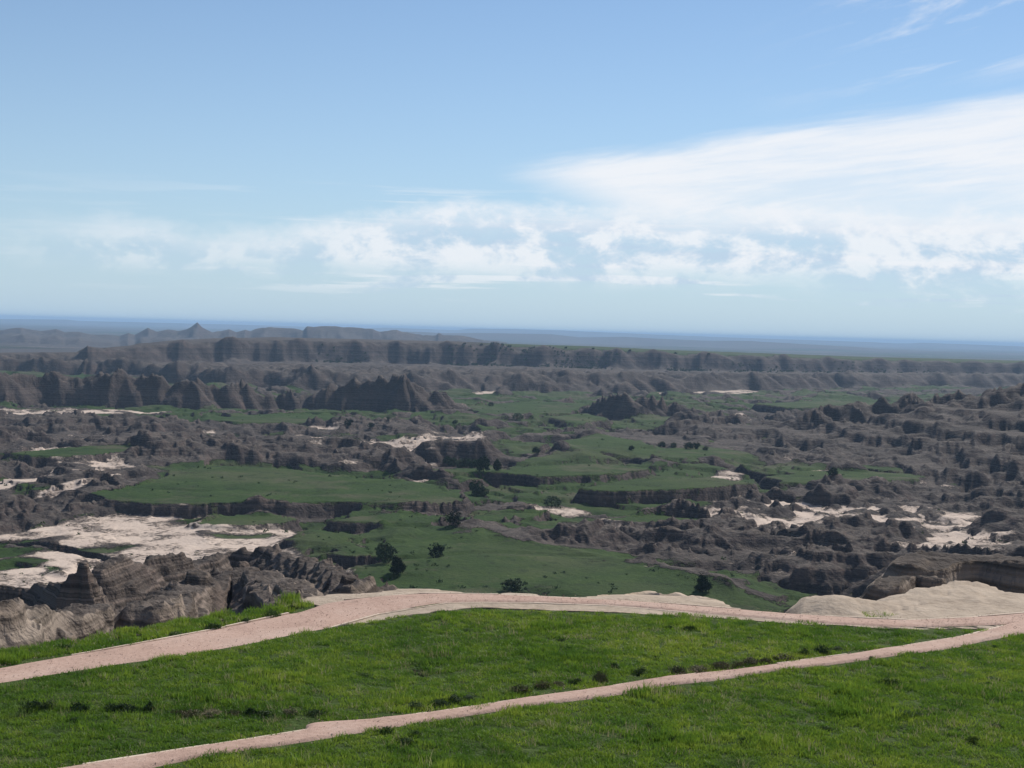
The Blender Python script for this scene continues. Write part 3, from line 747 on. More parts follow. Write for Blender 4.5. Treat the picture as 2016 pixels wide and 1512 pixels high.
    bump = n.m('ADD', bump, n.m('MULTIPLY', rough_, n.m('ADD', n.m('MULTIPLY', st2, 0.9), n.m('ADD', n.m('MULTIPLY', flute, 0.7), n.m('MULTIPLY', n_mid, 3.0)))))
    bump = n.m('MULTIPLY', bump, n.m('SUBTRACT', 1.0, n.m('MULTIPLY', cm, 0.62)))
    finish(n, out, 0.95, bump, 0.8, 0.8, 0.06)
    return mt
M_GROUND = terrain_material()

# ------------------------------------------------------------------ split the sampled ground into its pieces
fo = owner[:-1, :-1].copy()
pieces = {0: ('valley_floor', None, None), 1: ('hillside', None, None), 2: ('escarpment', None, None), 3: ('plain', None, None)}
for i, rd in enumerate(RIDGES): pieces[10 + i] = (rd['name'], rd['label'], rd['cat'])
for i, f_ in enumerate(FAR): pieces[60 + i] = (f_[0], None, None)
mlab = ['dark-ended pale clay mound bulging beside the path, with tufts of grass at its foot', 'broad smooth pale clay dome beyond the path junction', 'low pale clay swelling along the shelf edge above the green basin']
for i, f_ in enumerate(MOUNDS): pieces[80 + i] = (f_[0], mlab[i], 'clay mound')
idx = np.arange(NR * NTH, dtype=np.int32).reshape(NR, NTH)
quads = np.stack([idx[:-1, :-1], idx[1:, :-1], idx[1:, 1:], idx[:-1, 1:]], -1)[:, :, ::-1]
XYZ = np.stack([X, Y, Z], -1).reshape(-1, 3).astype(np.float32)
COV = np.stack([grass * .86, sand * .80, clay, np.clip((260 - RRg) / 40, 0, 1) * np.where(RRg < 90, 1.0, .62)], -1).reshape(-1, 4).astype(np.float32)
# smooth normals of the whole sheet, so pieces meet without a visible seam
def mesh_np(name, verts, faces, mat, smooth=True):
    me = bpy.data.meshes.new(name)
    nf = len(faces); kk = faces.shape[1]
    me.vertices.add(len(verts)); me.vertices.foreach_set('co', np.ascontiguousarray(verts, np.float32).ravel())
    me.loops.add(nf * kk); me.loops.foreach_set('vertex_index', np.ascontiguousarray(faces, np.int32).ravel())
    me.polygons.add(nf); me.polygons.foreach_set('loop_start', np.arange(0, nf * kk, kk, dtype=np.int32))
    me.polygons.foreach_set('loop_total', np.full(nf, kk, np.int32))
    if smooth: me.polygons.foreach_set('use_smooth', np.ones(nf, bool))
    me.update(calc_edges=True)
    if mat is not None: me.materials.append(mat)
    return me

def tag(o, label=None, cat=None, group=None, kind=None):
    if label: o['label'] = label
    if cat: o['category'] = cat
    if group: o['group'] = group
    if kind: o['kind'] = kind
    return o

for key in sorted(pieces):
    nm, lab, cat = pieces[key]
    fm = fo == key
    if fm.sum() < 8: continue
    q = quads[fm]
    used, invq = np.unique(q, return_inverse=True)
    me = mesh_np(nm, XYZ[used], invq.reshape(-1, 4), M_GROUND)
    ca = me.attributes.new('cover', 'FLOAT_COLOR', 'POINT'); ca.data.foreach_set('color', COV[used].ravel())
    ob = bpy.data.objects.new(nm, me); col.objects.link(ob)
    if lab: tag(ob, lab, cat, 'cone hills at the foot of the escarpment' if 'cone hill' in lab else None)
    else: tag(ob, kind='structure')

# ------------------------------------------------------------------ gravel paths with timber edging
def gravel_material():
    mt, n = new_mat('pink_gravel')
    pos = n.n('ShaderNodeNewGeometry').outputs['Position']
    a = n.noise(pos, 0.5, 4, 0.6); b = n.noise(pos, 9.0, 5, 0.7); c = n.noise(pos, 42.0, 3, 0.6)
    cc = n.ramp(n.m('ADD', n.m('MULTIPLY', a, .45), n.m('MULTIPLY', b, .55)), [(0.32, (0.35, 0.232, 0.182)), (0.48, (0.475, 0.323, 0.256)), (0.66, (0.56, 0.405, 0.328))])
    cc = n.mix(n.m('MULTIPLY', n.ss(c, 0.55, 0.7), 0.35), cc, (0.18, 0.12, 0.10, 1))
    cc = n.mix(n.m('MULTIPLY', n.ss(n.noise(pos, 1.3, 5, 0.7), 0.54, 0.70), 0.35), cc, (0.27, 0.19, 0.15, 1))
    cc = n.mix(n.m('MULTIPLY', n.ss(n.noise(pos, 0.28, 4, 0.6), 0.52, 0.66), 0.5), cc, (0.56, 0.42, 0.345, 1))
    finish(n, cc, 0.95, n.m('ADD', b, c), 0.5, 0.03, 0.1)
    return mt
M_GRAVEL = gravel_material()

def wood_material():
    mt, n = new_mat('weathered_timber')
    pos = n.n('ShaderNodeTexCoord').outputs['Object']
    rnd = n.n('ShaderNodeObjectInfo').outputs['Random']
    a = n.noise(pos, 3.0, 4, 0.6)
    cc = n.ramp(n.m('ADD', n.m('MULTIPLY', a, .6), n.m('MULTIPLY', rnd, .4)), [(0.25, (0.42, 0.33, 0.25)), (0.5, (0.60, 0.48, 0.37)), (0.75, (0.72, 0.60, 0.47))])
    finish(n, cc, 0.85, a, 0.3, 0.02)
    return mt
M_WOOD = wood_material()

def resample(P, n):
    P = np.asarray(P, float); s = np.r_[0, np.cumsum(np.hypot(np.diff(P[:, 0]), np.diff(P[:, 1])))]
    t = np.linspace(0, s[-1], n); return np.stack([np.interp(t, s, P[:, 0]), np.interp(t, s, P[:, 1])], -1)

def smooth_line(P, n):
    q = resample(P, n)
    for _ in range(6): q[1:-1] = 0.25 * q[:-2] + 0.5 * q[1:-1] + 0.25 * q[2:]
    return q

UP_FAR = [on_plane(a, b) for a, b in [(-500, 1405), (-200, 1358), (0, 1320), (170, 1288), (330, 1257), (450, 1231), (545, 1210), (600, 1200), (640, 1187), (700, 1178), (760, 1173), (850, 1171), (1000, 1174), (1100, 1178), (1200, 1184), (1300, 1190), (1400, 1197), (1500, 1204), (1600, 1211), (1700, 1216), (1800, 1218), (1900, 1214), (1960, 1209), (2016, 1204), (2300, 1190)]]
UP_NEAR = [on_plane(a, b) for a, b in [(-500, 1445), (-200, 1390), (0, 1350), (150, 1327), (330, 1300), (500, 1268), (650, 1235), (720, 1212), (790, 1200), (860, 1191), (950, 1187), (1050, 1188), (1150, 1193), (1250, 1198), (1350, 1207), (1450, 1215), (1550, 1222), (1650, 1229), (1750, 1232), (1850, 1231), (1930, 1229), (1985, 1227), (2016, 1226), (2300, 1215)]]
LO_FAR = [on_plane(a, b) for a, b in [(2300, 1195), (2016, 1218), (1985, 1226), (1930, 1244), (1860, 1257), (1780, 1271), (1700, 1287), (1625, 1299), (1560, 1308), (1500, 1317), (1400, 1328), (1316, 1337), (1200, 1353), (1060, 1371), (930, 1391), (830, 1405), (720, 1417), (650, 1420), (600, 1423), (606, 1436), (540, 1449), (450, 1464), (330, 1482), (200, 1500), (60, 1520)]]
LO_NEAR = [on_plane(a, b) for a, b in [(2300, 1215), (2016, 1246), (1985, 1251), (1940, 1259), (1880, 1273), (1800, 1287), (1700, 1302), (1620, 1314), (1560, 1321), (1500, 1329), (1400, 1345), (1316, 1354), (1200, 1372), (1060, 1388), (930, 1406), (850, 1419), (760, 1434), (690, 1444), (640, 1452), (560, 1465), (450, 1483), (330, 1504), (250, 1520), (150, 1540)]]

LO_EDGE = [p for k, p in enumerate(LO_FAR)]
for k, p in enumerate(LO_EDGE):
    if abs(p[0] - on_plane(600, 1423)[0]) < .01 or abs(p[0] - on_plane(650, 1420)[0]) < .01: LO_EDGE[k] = None
LO_EDGE = [p for p in LO_EDGE if p]

def path_object(name, far, near, z0, nseg=420, nw=10):
    A, Bn = smooth_line(far, nseg), smooth_line(near, nseg)
    u = np.linspace(0, 1, nw)[None, :, None]
    G = A[:, None] * (1 - u) + Bn[:, None] * u
    z = bench_h(G[..., 0], G[..., 1]) + z0 + 0.012 * fbm(G[..., 0] / .7, G[..., 1] / .7, 3, 301)
    z[:, 0] -= .05; z[:, -1] -= .05
    V = np.concatenate([G, z[..., None]], -1).reshape(-1, 3)
    i = np.arange(nseg * nw).reshape(nseg, nw)
    F = np.stack([i[:-1, :-1], i[:-1, 1:], i[1:, 1:], i[1:, :-1]], -1).reshape(-1, 4)
    # face up
    a, b, c = V[F[0, 0]], V[F[0, 1]], V[F[0, 2]]
    if np.cross(b - a, c - a)[2] < 0: F = F[:, ::-1]
    o = bpy.data.objects.new(name, mesh_np(name, V, F, M_GRAVEL)); col.objects.link(o)
    tag(o, kind='structure'); return o
p_up = path_object('gravel_path', UP_FAR, UP_NEAR, 0.035)
p_lo = path_object('gravel_path', LO_FAR, LO_NEAR, 0.050)

def board_mesh(L, w=0.07, h=0.11):
    b = 0.006
    xs = [-L / 2, -L / 2 + b, L / 2 - b, L / 2]
    ring = lambda e: [(-w / 2 + e, 0 + e), (w / 2 - e, 0 + e), (w / 2 - e, h - e), (-w / 2 + e, h - e)]
    V, F = [], []
    for xx, e in zip(xs, (b, 0, 0, b)): V += [(xx, a, c) for a, c in ring(e)]
    for k in range(3):
        for j in range(4): F.append((4 * k + j, 4 * k + (j + 1) % 4, 4 * k + 4 + (j + 1) % 4, 4 * k + 4 + j))
    F += [(3, 2, 1, 0), (12, 13, 14, 15)]
    me = bpy.data.meshes.new('edging_board'); me.from_pydata(V, [], F); me.materials.append(M_WOOD); me.update(); return me
BOARD = board_mesh(2.4)

def edging(parent, line, ranges, off=0.0):
    """boards laid end to end along an edge; ranges are pieces of the line in metres along x"""
    Q = smooth_line(line, 900); s = np.r_[0, np.cumsum(np.hypot(*np.diff(Q, axis=0).T))]
    t = 0.0
    while t + 2.4 < s[-1]:
        a = np.array([np.interp(t, s, Q[:, k]) for k in (0, 1)]); b = np.array([np.interp(t + 2.4, s, Q[:, k]) for k in (0, 1)])
        mid = (a + b) / 2
        if any(lo <= mid[0] <= hi for lo, hi in ranges) and random.random() > .08:
            o = bpy.data.objects.new('edging_board', BOARD); col.objects.link(o); o.parent = parent
            zz = float(bench_h(mid[0], mid[1]))
            d = b - a
            za, zb = float(bench_h(*a)), float(bench_h(*b))
            o.location = (mid[0], mid[1], (za + zb) / 2 - 0.068 + off + random.uniform(-.03, .010))
            o.rotation_euler = (random.uniform(-.06, .06), -math.atan2(zb - za, np.hypot(*d)), math.atan2(d[1], d[0]) + random.uniform(-.006, .006))
            o.scale = (np.hypot(*d) / 2.4 * 0.995, 1, 1)
        t += 2.4
wx_ = lambda a, b: on_plane(a, b)[0]
edging(p_up, UP_FAR, [(-99, wx_(1450, 1200)), (wx_(1700, 1216), 99)])
edging(p_up, UP_NEAR, [(wx_(650, 1235), wx_(1330, 1205))], -0.02)
edging(p_lo, LO_EDGE, [(wx_(60, 1520), wx_(575, 1442)), (wx_(700, 1420), wx_(940, 1390)), (wx_(1290, 1340), wx_(1440, 1325)), (wx_(1600, 1303), wx_(1985, 1226))])

def gravel_stones():
    base = np.array([(1, 0, 0), (-.5, .8, .1), (-.6, -.7, 0), (.1, .1, .8), (.2, -.3, .6)]); fc = [(0, 1, 3), (1, 2, 3), (2, 4, 3), (2, 0, 4), (0, 3, 4)]
    V, F = [], []
    for far, near, n in ((UP_FAR, UP_NEAR, 2600), (LO_FAR, LO_NEAR, 2200)):
        A, Bn = resample(far, 600), resample(near, 600)
        for _ in range(n):
            k = random.randrange(600); u = random.betavariate(.75, .75); u = u * 1.24 - .12
            p = A[k] * (1 - u) + Bn[k] * u + np.array([random.uniform(-.2, .2), random.uniform(-.2, .2)])
            if abs(math.atan2(p[0], p[1])) > .45: continue
            sz = random.uniform(.008, .022); a = random.uniform(0, 6.28); c, d = math.cos(a), math.sin(a)
            z = float(bench_h(p[0], p[1])) + .045; i0 = len(V)
            V.extend([(p[0] + sz * (c * q[0] - d * q[1]), p[1] + sz * (d * q[0] + c * q[1]), z + sz * q[2]) for q in base]); F.extend([tuple(i0 + j for j in f) for f in fc])
    me = bpy.data.meshes.new('loose_gravel'); me.from_pydata(V, [], F); me.materials.append(M_GRAVEL); me.update()
    o = bpy.data.objects.new('loose_gravel', me); col.objects.link(o); tag(o, 'loose gravel spilled over the two paths', 'gravel', kind='stuff')
gravel_stones()

# ------------------------------------------------------------------ foreground grass
def blade_material(name, stops, dark):
    mt, n = new_mat(name)
    pos = n.n('ShaderNodeNewGeometry').outputs['Position']
    oi = n.n('ShaderNodeObjectInfo').outputs['Random']
    a = n.noise(pos, 0.16, 4, 0.6); b = n.noise(pos, 0.9, 3, 0.6)
    f = n.m('ADD', n.m('MULTIPLY', a, .55), n.m('ADD', n.m('MULTIPLY', b, .30), n.m('MULTIPLY', oi, .15)))
    cc = n.ramp(f, stops)
    cc = n.mix(n.m('MULTIPLY', n.ss(n.noise(pos, 0.55, 3, 0.6), 0.60, 0.74), 0.5), cc, dark)
    df = n.n('ShaderNodeBsdfPrincipled'); n.put(df.inputs['Base Color'], cc); df.inputs['Roughness'].default_value = 0.55
    df.inputs['Specular IOR Level'].default_value = 0.2
    tr = n.n('ShaderNodeBsdfTranslucent'); n.put(tr.inputs[0], cc)
    mx = n.n('ShaderNodeMixShader'); mx.inputs[0].default_value = 0.45
    n.t.links.new(df.outputs[0], mx.inputs[1]); n.t.links.new(tr.outputs[0], mx.inputs[2])
    o = n.n('ShaderNodeOutputMaterial'); n.t.links.new(mx.outputs[0], o.inputs[0])
    return mt
M_BLADE = blade_material('meadow_grass', [(0.33, (0.058, 0.128, 0.017)), (0.44, (0.102, 0.194, 0.022)), (0.53, (0.168, 0.262, 0.027)), (0.62, (0.270, 0.340, 0.046))], (0.080, 0.110, 0.050, 1))

M_STRAW = blade_material('dry_straw', [(0.36, (0.20, 0.19, 0.09)), (0.64, (0.38, 0.35, 0.19))], (0.24, 0.22, 0.12, 1))
def clump(nb, rad, hmin, hmax, wdt, lean, mat=None):
    V, F = [], []
    for _ in range(nb):
        a = random.uniform(0, 6.283); q = rad * math.sqrt(random.random())
        x0, y0 = q * math.cos(a), q * math.sin(a)
        h = random.uniform(hmin, hmax); la = random.uniform(0, 6.283); ln = random.uniform(0.1, lean) * h
        dx, dy = math.cos(la) * ln, math.sin(la) * ln
        t = random.uniform(0, 6.283); wx, wy = math.cos(t) * wdt / 2, math.sin(t) * wdt / 2
        k = len(V)
        V += [(x0 - wx, y0 - wy, -0.02), (x0 + wx, y0 + wy, -0.02), (x0 + dx * .4 + wx * .8, y0 + dy * .4 + wy * .8, h * .6), (x0 + dx * .4 - wx * .8, y0 + dy * .4 - wy * .8, h * .6), (x0 + dx, y0 + dy, h)]
        F += [(k, k + 1, k + 2, k + 3), (k + 3, k + 2, k + 4)]
    me = bpy.data.meshes.new('grass_clump'); me.from_pydata(V, [], F); me.materials.append(mat or M_BLADE); me.update(); return me
proto = bpy.data.collections.new('grass_clumps')
for k in range(6):
    o = bpy.data.objects.new('grass_clump', clump(54, 0.17, 0.03, 0.075 + 0.018 * k, 0.014, 0.9)); proto.objects.link(o)
for k in range(2):
    o = bpy.data.objects.new('straw_clump', clump(12, 0.14, 0.08, 0.20 + .05 * k, 0.010, 0.7, M_STRAW)); proto.objects.link(o)

def instancer():
    ng = bpy.data.node_groups.new('scatter_grass', 'GeometryNodeTree')
    ng.interface.new_socket('Geometry', in_out='INPUT', socket_type='NodeSocketGeometry')
    ng.interface.new_socket('Geometry', in_out='OUTPUT', socket_type='NodeSocketGeometry')
    N = ng.nodes; L = ng.links
    gi, go = N.new('NodeGroupInput'), N.new('NodeGroupOutput')
    ip = N.new('GeometryNodeInstanceOnPoints'); ci = N.new('GeometryNodeCollectionInfo')
    ci.inputs['Collection'].default_value = proto; ci.inputs['Separate Children'].default_value = True; ci.inputs['Reset Children'].default_value = True
    def na(nm, typ):
        q = N.new('GeometryNodeInputNamedAttribute'); q.data_type = typ; q.inputs['Name'].default_value = nm; return q.outputs['Attribute']
    L.new(gi.outputs[0], ip.inputs['Points']); L.new(ci.outputs[0], ip.inputs['Instance'])
    ip.inputs['Pick Instance'].default_value = True
    L.new(na('pick', 'INT'), ip.inputs['Instance Index'])
    rot = N.new('ShaderNodeCombineXYZ'); L.new(na('spin', 'FLOAT'), rot.inputs[2])
    L.new(rot.outputs[0], ip.inputs['Rotation'])
    L.new(na('size', 'FLOAT_VECTOR'), ip.inputs['Scale'])
    L.new(ip.outputs[0], go.inputs[0])
    return ng
NG = instancer()

def field(name, poly, dens, label, keep=None, hs=1.0):
    P = np.array(poly); x0, y0 = P.min(0); x1, y1 = P.max(0)
    n = int((x1 - x0) * (y1 - y0) * dens)
    px = rng.uniform(x0, x1, n).astype(np.float32); py = rng.uniform(y0, y1, n).astype(np.float32)
    qx = px + .35 * fbm(px / .9, py / .9, 3, 401); qy = py + .55 * fbm(px / .9, py / .9, 3, 405)
    ok = inside(qx, qy, poly)
    az = np.abs(np.arctan2(px, py)); ok &= (az < 0.50) & (np.hypot(px, py) > 20)
    if keep is not None: ok &= keep(px, py, rng.random(n))
    px, py = px[ok], py[ok]; n = len(px)
    hz = fbm(px / 2.2, py / 2.2, 4, 411)
    s = hs * (0.60 + 1.5 * np.clip(hz + .05, 0, 1) ** 1.3) * rng.uniform(.75, 1.3, n)
    me = bpy.data.meshes.new(name); me.vertices.add(n)
    me.vertices.foreach_set('co', np.stack([px, py, bench_h(px, py)], -1).astype(np.float32).ravel())
    a = me.attributes.new('pick', 'INT', 'POINT'); a.data.foreach_set('value', np.where(rng.random(n) < .05 + .10 * sst(fbm(px / 3, py / 3, 3, 421), .05, .3), rng.integers(6, 8, n), rng.integers(0, 6, n)).astype(np.int32))
    a = me.attributes.new('spin', 'FLOAT', 'POINT'); a.data.foreach_set('value', rng.uniform(0, 6.28, n).astype(np.float32))
    a = me.attributes.new('size', 'FLOAT_VECTOR', 'POINT'); a.data.foreach_set('vector', np.stack([rng.uniform(.8, 1.25, n), rng.uniform(.8, 1.25, n), s], -1).astype(np.float32).ravel())
    o = bpy.data.objects.new(name, me); col.objects.link(o)
    md = o.modifiers.new('scatter', 'NODES'); md.node_group = NG
    tag(o, label, 'grass', kind='stuff'); return o, n

G1 = [on_plane(a, b) for a, b in [(-600, 1460), (-200, 1394), (0, 1351), (150, 1328), (330, 1301), (500, 1269), (650, 1236), (700, 1226), (760, 1214), (900, 1204), (1100, 1204), (1300, 1210), (1450, 1219), (1600, 1229), (1750, 1235), (1860, 1235), (1935, 1235), (1880, 1250),
      (1800, 1264), (1700, 1283), (1625, 1296), (1500, 1315), (1316, 1335), (1200, 1350), (1060, 1369), (930, 1388), (720, 1415), (590, 1419), (560, 1422), (606, 1434), (540, 1447), (330, 1480), (130, 1508), (-100, 1545), (-600, 1620)]]
G2 = [on_plane(a, b) for a, b in [(2600, 1190), (2016, 1249), (1985, 1254), (1940, 1262), (1880, 1276), (1800, 1290), (1700, 1305), (1620, 1317), (1500, 1331), (1400, 1347), (1316, 1356), (1200, 1374), (1060, 1390), (930, 1408), (850, 1421), (760, 1436), (690, 1446), (640, 1454), (560, 1467), (450, 1485), (330, 1506), (250, 1522), (150, 1542), (60, 1700), (2600, 1700)]]
G3 = [on_plane(a, b) for a, b in [(-600, 1420), (-200, 1354), (0, 1317), (170, 1285), (330, 1254), (450, 1228), (545, 1207), (600, 1197), (612, 1188), (575, 1178), (560, 1186), (450, 1207), (330, 1227), (180, 1256), (0, 1286), (-200, 1322), (-600, 1400)]]
G4 = [on_plane(a, b) for a, b in [(1640, 1208), (1690, 1203), (1740, 1203), (1760, 1210), (1700, 1213), (1640, 1211)]]
def thin(px, py, u):      # sparse cover towards the bare strips
    d1 = sst(sdist(px, py, [tuple(p) for p in STRIP], 6), -1.2, 0.4)
    return u > d1 * .8 + .55 * sst(px, 8.0, 14.5) * sst(py, 34.5, 38)
n1 = field('grass', G1, 34, 'bright green meadow grass between the two gravel paths', thin, hs=.95)[1]
n2 = field('grass', G2, 34, 'green meadow grass on the camera side of the narrow path')[1]
n3 = field('grass', G3, 34, 'strip of taller grass between the wide path and the drop', hs=1.35)[1]
field('grass', G4, 22, 'small grass patch at the foot of the dark-ended clay mound')
print('grass clumps', n1, n2, n3)

# ------------------------------------------------------------------ shrubs and trees
def leaf_material(name, a, b):
    mt, n = new_mat(name)
    pos = n.n('ShaderNodeTexCoord').outputs['Object']
    rnd = n.n('ShaderNodeObjectInfo').outputs['Random']
    f = n.m('ADD', n.m('MULTIPLY', n.noise(pos, 2.2, 4, 0.6), .7), n.m('MULTIPLY', rnd, .3))
    cc = n.ramp(f, [(0.35, a), (0.65, b)])
    finish(n, cc, 0.8, spec=0.1); return mt
M_JUN = leaf_material('juniper_foliage', (0.018, 0.033, 0.015), (0.046, 0.074, 0.030))
M_SHRUB = leaf_material('dark_shrub_leaf', (0.028, 0.050, 0.020), (0.066, 0.100, 0.036))
M_BROWN = leaf_material('brown_shrub_leaf', (0.070, 0.070, 0.036), (0.150, 0.130, 0.072))
def bark_material():
    mt, n = new_mat('bark'); pos = n.n('ShaderNodeTexCoord').outputs['Object']
    a = n.noise(pos, 7.0, 4, 0.6); finish(n, n.ramp(a, [(0.3, (0.035, 0.026, 0.02)), (0.7, (0.10, 0.08, 0.065))]), 0.95, a, .5, .03); return mt
M_BARK = bark_material()

def tube(V, F, a, b, ra, rb, n=6):
    a, b = Vector(a), Vector(b); d = (b - a).normalized()
    u = d.orthogonal().normalized(); w = d.cross(u); k = len(V)
    for p, q in ((a, ra), (b, rb)):
        for j in range(n):
            t = 6.2832 * j / n; V.append(tuple(p + u * (q * math.cos(t)) + w * (q * math.sin(t))))
    for j in range(n): F.append((k + j, k + (j + 1) % n, k + n + (j + 1) % n, k + n + j))

def leaves(nclump, per, shape, size, spread):
    """crown made of many small leaf sprays gathered in clumps"""
    V, F = [], []
    for _ in range(nclump):
        c = Vector(shape()); s = spread * random.uniform(.6, 1.3)
        for _ in range(per):
            p = c + Vector((random.gauss(0, s), random.gauss(0, s), random.gauss(0, s * .8)))
            n1 = Vector((random.gauss(0, 1), random.gauss(0, 1), random.gauss(0, 1))).normalized()
            n2 = n1.orthogonal().normalized(); q = size * random.uniform(.6, 1.4)
            k = len(V)
            V += [tuple(p - n1 * q * .5 - n2 * q * .28), tuple(p - n1 * q * .4 + n2 * q * .3), tuple(p + n1 * q * .6 + n2 * q * .12), tuple(p + n1 * q * .5 - n2 * q * .2)]
            F.append((k, k + 1, k + 2, k + 3))
    return V, F

def crown_shape(kind):
    def f():
        while True:
            x, y, z = random.uniform(-1, 1), random.uniform(-1, 1), random.random()
            if kind == 0: rad = 0.50 * math.sqrt(max(0, 1 - ((z - .45) / .58) ** 2))          # round
            elif kind == 1: rad = 0.42 * (1 - z) ** .6 * min(1, z * 5 + .35)                   # conical
            else: rad = 0.62 * math.sqrt(max(0, 1 - ((z - .3) / .72) ** 2))                    # broad
            q = math.hypot(x, y)
            lob = 1 + .22 * math.sin(3 * math.atan2(y, x) + kind + 5 * z)
            if q < rad * lob and (q > rad * .35 or random.random() < .4): return (x, y, 0.10 + z * .86)
    return f

def tree_meshes(kind):
    V, F = [], []
    tube(V, F, (0, 0, -.08), (.01, .01, .22), .050, .038); tube(V, F, (.01, .01, .22), (-.01, .015, .60), .038, .018); tube(V, F, (-.01, .015, .60), (0, 0, .9), .018, .005)
    for _ in range(7):
        z = random.uniform(.12, .6); a = random.uniform(0, 6.28); l = random.uniform(.2, .38)
        tube(V, F, (0, 0, z), (l * math.cos(a), l * math.sin(a), z + random.uniform(.08, .2)), .016, .005, 5)
    tr = bpy.data.meshes.new('trunk'); tr.from_pydata(V, [], F); tr.materials.append(M_BARK); tr.update()
    V, F = leaves(85, 26, crown_shape(kind), .075, .058)
    cr = bpy.data.meshes.new('crown'); cr.from_pydata(V, [], F); cr.materials.append(M_JUN); cr.update()
    return tr, cr
TREES = [tree_meshes(k) for k in (0, 1, 2, 0, 2)]

def put_tree(px, py, hpx, kind, label, group=None, wide=1.0, near=150.0):
    """base seen at (px, py); the height follows from its size in the photograph and its distance"""
    x, y, z = sight(px, py, near)
    D = math.hypot(x, y); h = hpx / FPX * D
    o = bpy.data.objects.new('juniper_tree', None); o.empty_display_size = .5; col.objects.link(o)
    o.location = (x, y, z - .02 * h); o.rotation_euler = (0, 0, random.uniform(0, 6.28)); o.scale = (h * wide, h * wide, h)
    for nm, me in zip(('trunk', 'crown'), TREES[kind]):
        c = bpy.data.objects.new(nm, me); col.objects.link(c); c.parent = o
    tag(o, label, 'tree', group); return o

put_tree(758, 1108, 40, 3, 'dark juniper with a lopsided crown beside a bushier companion on the green slope', wide=.95)
put_tree(781, 1131, 38, 1, 'dense dark cone-shaped juniper close below the lopsided juniper', wide=1.0)
put_tree(858, 1098, 31, 0, 'lone round-crowned juniper with a clear trunk on open green slope', wide=1.0)
put_tree(1383, 1166, 37, 1, 'dark juniper standing in the green hollow just past the pale shelf edge', wide=1.05)
put_tree(1013, 1163, 24, 4, 'low wide dark bush partly hidden behind the shelf edge', wide=1.5)
put_tree(893, 1033, 28, 2, 'rounded dusky bush tree in the middle of the green swale', wide=.9)
put_tree(1086, 999, 25, 4, 'squat wide dark juniper next to a pale cut bank', wide=1.1)
put_tree(936, 974, 31, 0, 'round dark juniper with a small companion below the olive knoll', wide=.8)
put_tree(951, 976, 17, 2, 'small leafy bush leaning against the round dark juniper')
put_tree(952, 930, 32, 2, 'tall dusky juniper at the end of the hedge-like row', wide=.7)
put_tree(978, 926, 24, 1, 'narrow juniper standing apart from the hedge-like row', wide=.9)
for px, py, h in [(882, 917, 16), (893, 919, 18), (906, 921, 19), (918, 921, 20), (929, 922, 20), (940, 922, 18)]:
    put_tree(px, py, h, random.choice([0, 2, 4]), 'dark juniper in the hedge-like row at the foot of the gullied hill', 'junipers in a hedge-like row', 1.0)
put_tree(1055, 893, 13, 2, 'small lone dark bush on the pale green flat beyond the gullied hill')
for px, py, h in [(1303, 882, 13), (1326, 882, 12), (1356, 884, 14), (1370, 884, 14), (1389, 887, 9)]:
    put_tree(px, py, h, random.choice([0, 2]), 'small dark juniper in the short line along the edge of the green flat', 'junipers in a short line', 1.0)
put_tree(1640, 937, 16, 2, 'small dark juniper at the foot of the gullied slope beside a strip of green')
put_tree(686, 839, 15, 0, 'small round juniper on the green strip in front of the jagged ridge')
put_tree(1243, 886, 9, 2, 'tiny dark bush at the tip of the green knoll')
put_tree(896, 834, 8, 2, 'tiny dark bush by the grey mounds beyond the layered hill')
put_tree(765, 827, 7, 0, 'tiny dark juniper on the green strip near the jagged ridge')
put_tree(730, 843, 10, 4, 'low dark scrubby juniper among grey hummocks')
put_tree(967, 800, 9, 4, 'low dark bush on the green flat near the end of the jagged ridge')
put_tree(1018, 826, 14, 4, 'dark bushy juniper in a gully of the far green flat', wide=1.3)
for px, py in [(915, 678), (1005, 683), (1114, 686), (1168, 688), (1240, 692), (1395, 699), (1330, 697), (948, 680)]:
    put_tree(px, py, 4, random.choice([0, 2]), 'tiny dark tree on the rim of the long escarpment', 'trees along the escarpment rim', 1.2, 1200)

# woods clinging to the escarpment: read as one dark mass
def woods():
    V, F = [], []
    spans = [(880, 1240, 14, 80, 420), (1310, 1420, 20, 110, 90), (1440, 1860, 25, 150, 380), (620, 720, 22, 90, 60), (1860, 1960, 30, 120, 20)]
    for a, b, d0, d1, n in spans:
        for _ in range(n):
            px = random.uniform(a, b); t = azim(px, 700)
            D = float(np.interp(t, es_az, ES_D)) - random.uniform(d0, d1)
            x, y = D * math.sin(t), D * math.cos(t)
            if float(fbm(np.array([x / 60]), np.array([y / 60]), 2, 501)[0]) < -.05: continue
            z = float(zat(x, y)[0]); h = random.uniform(1.8, 3.4)
            v, f = leaves(10, 5, crown_shape(random.choice([0, 1, 2])), .30, .09)
            k = len(V); V += [(x + q[0] * h, y + q[1] * h, z - .05 * h + q[2] * h) for q in v]; F += [tuple(k + j for j in q) for q in f]
    me = bpy.data.meshes.new('far_woods'); me.from_pydata(V, [], F); me.materials.append(M_JUN); me.update()
    o = bpy.data.objects.new('far_woods', me); col.objects.link(o); tag(o, 'dark band of woods below the rim of the long escarpment', 'woods', kind='stuff')
woods()

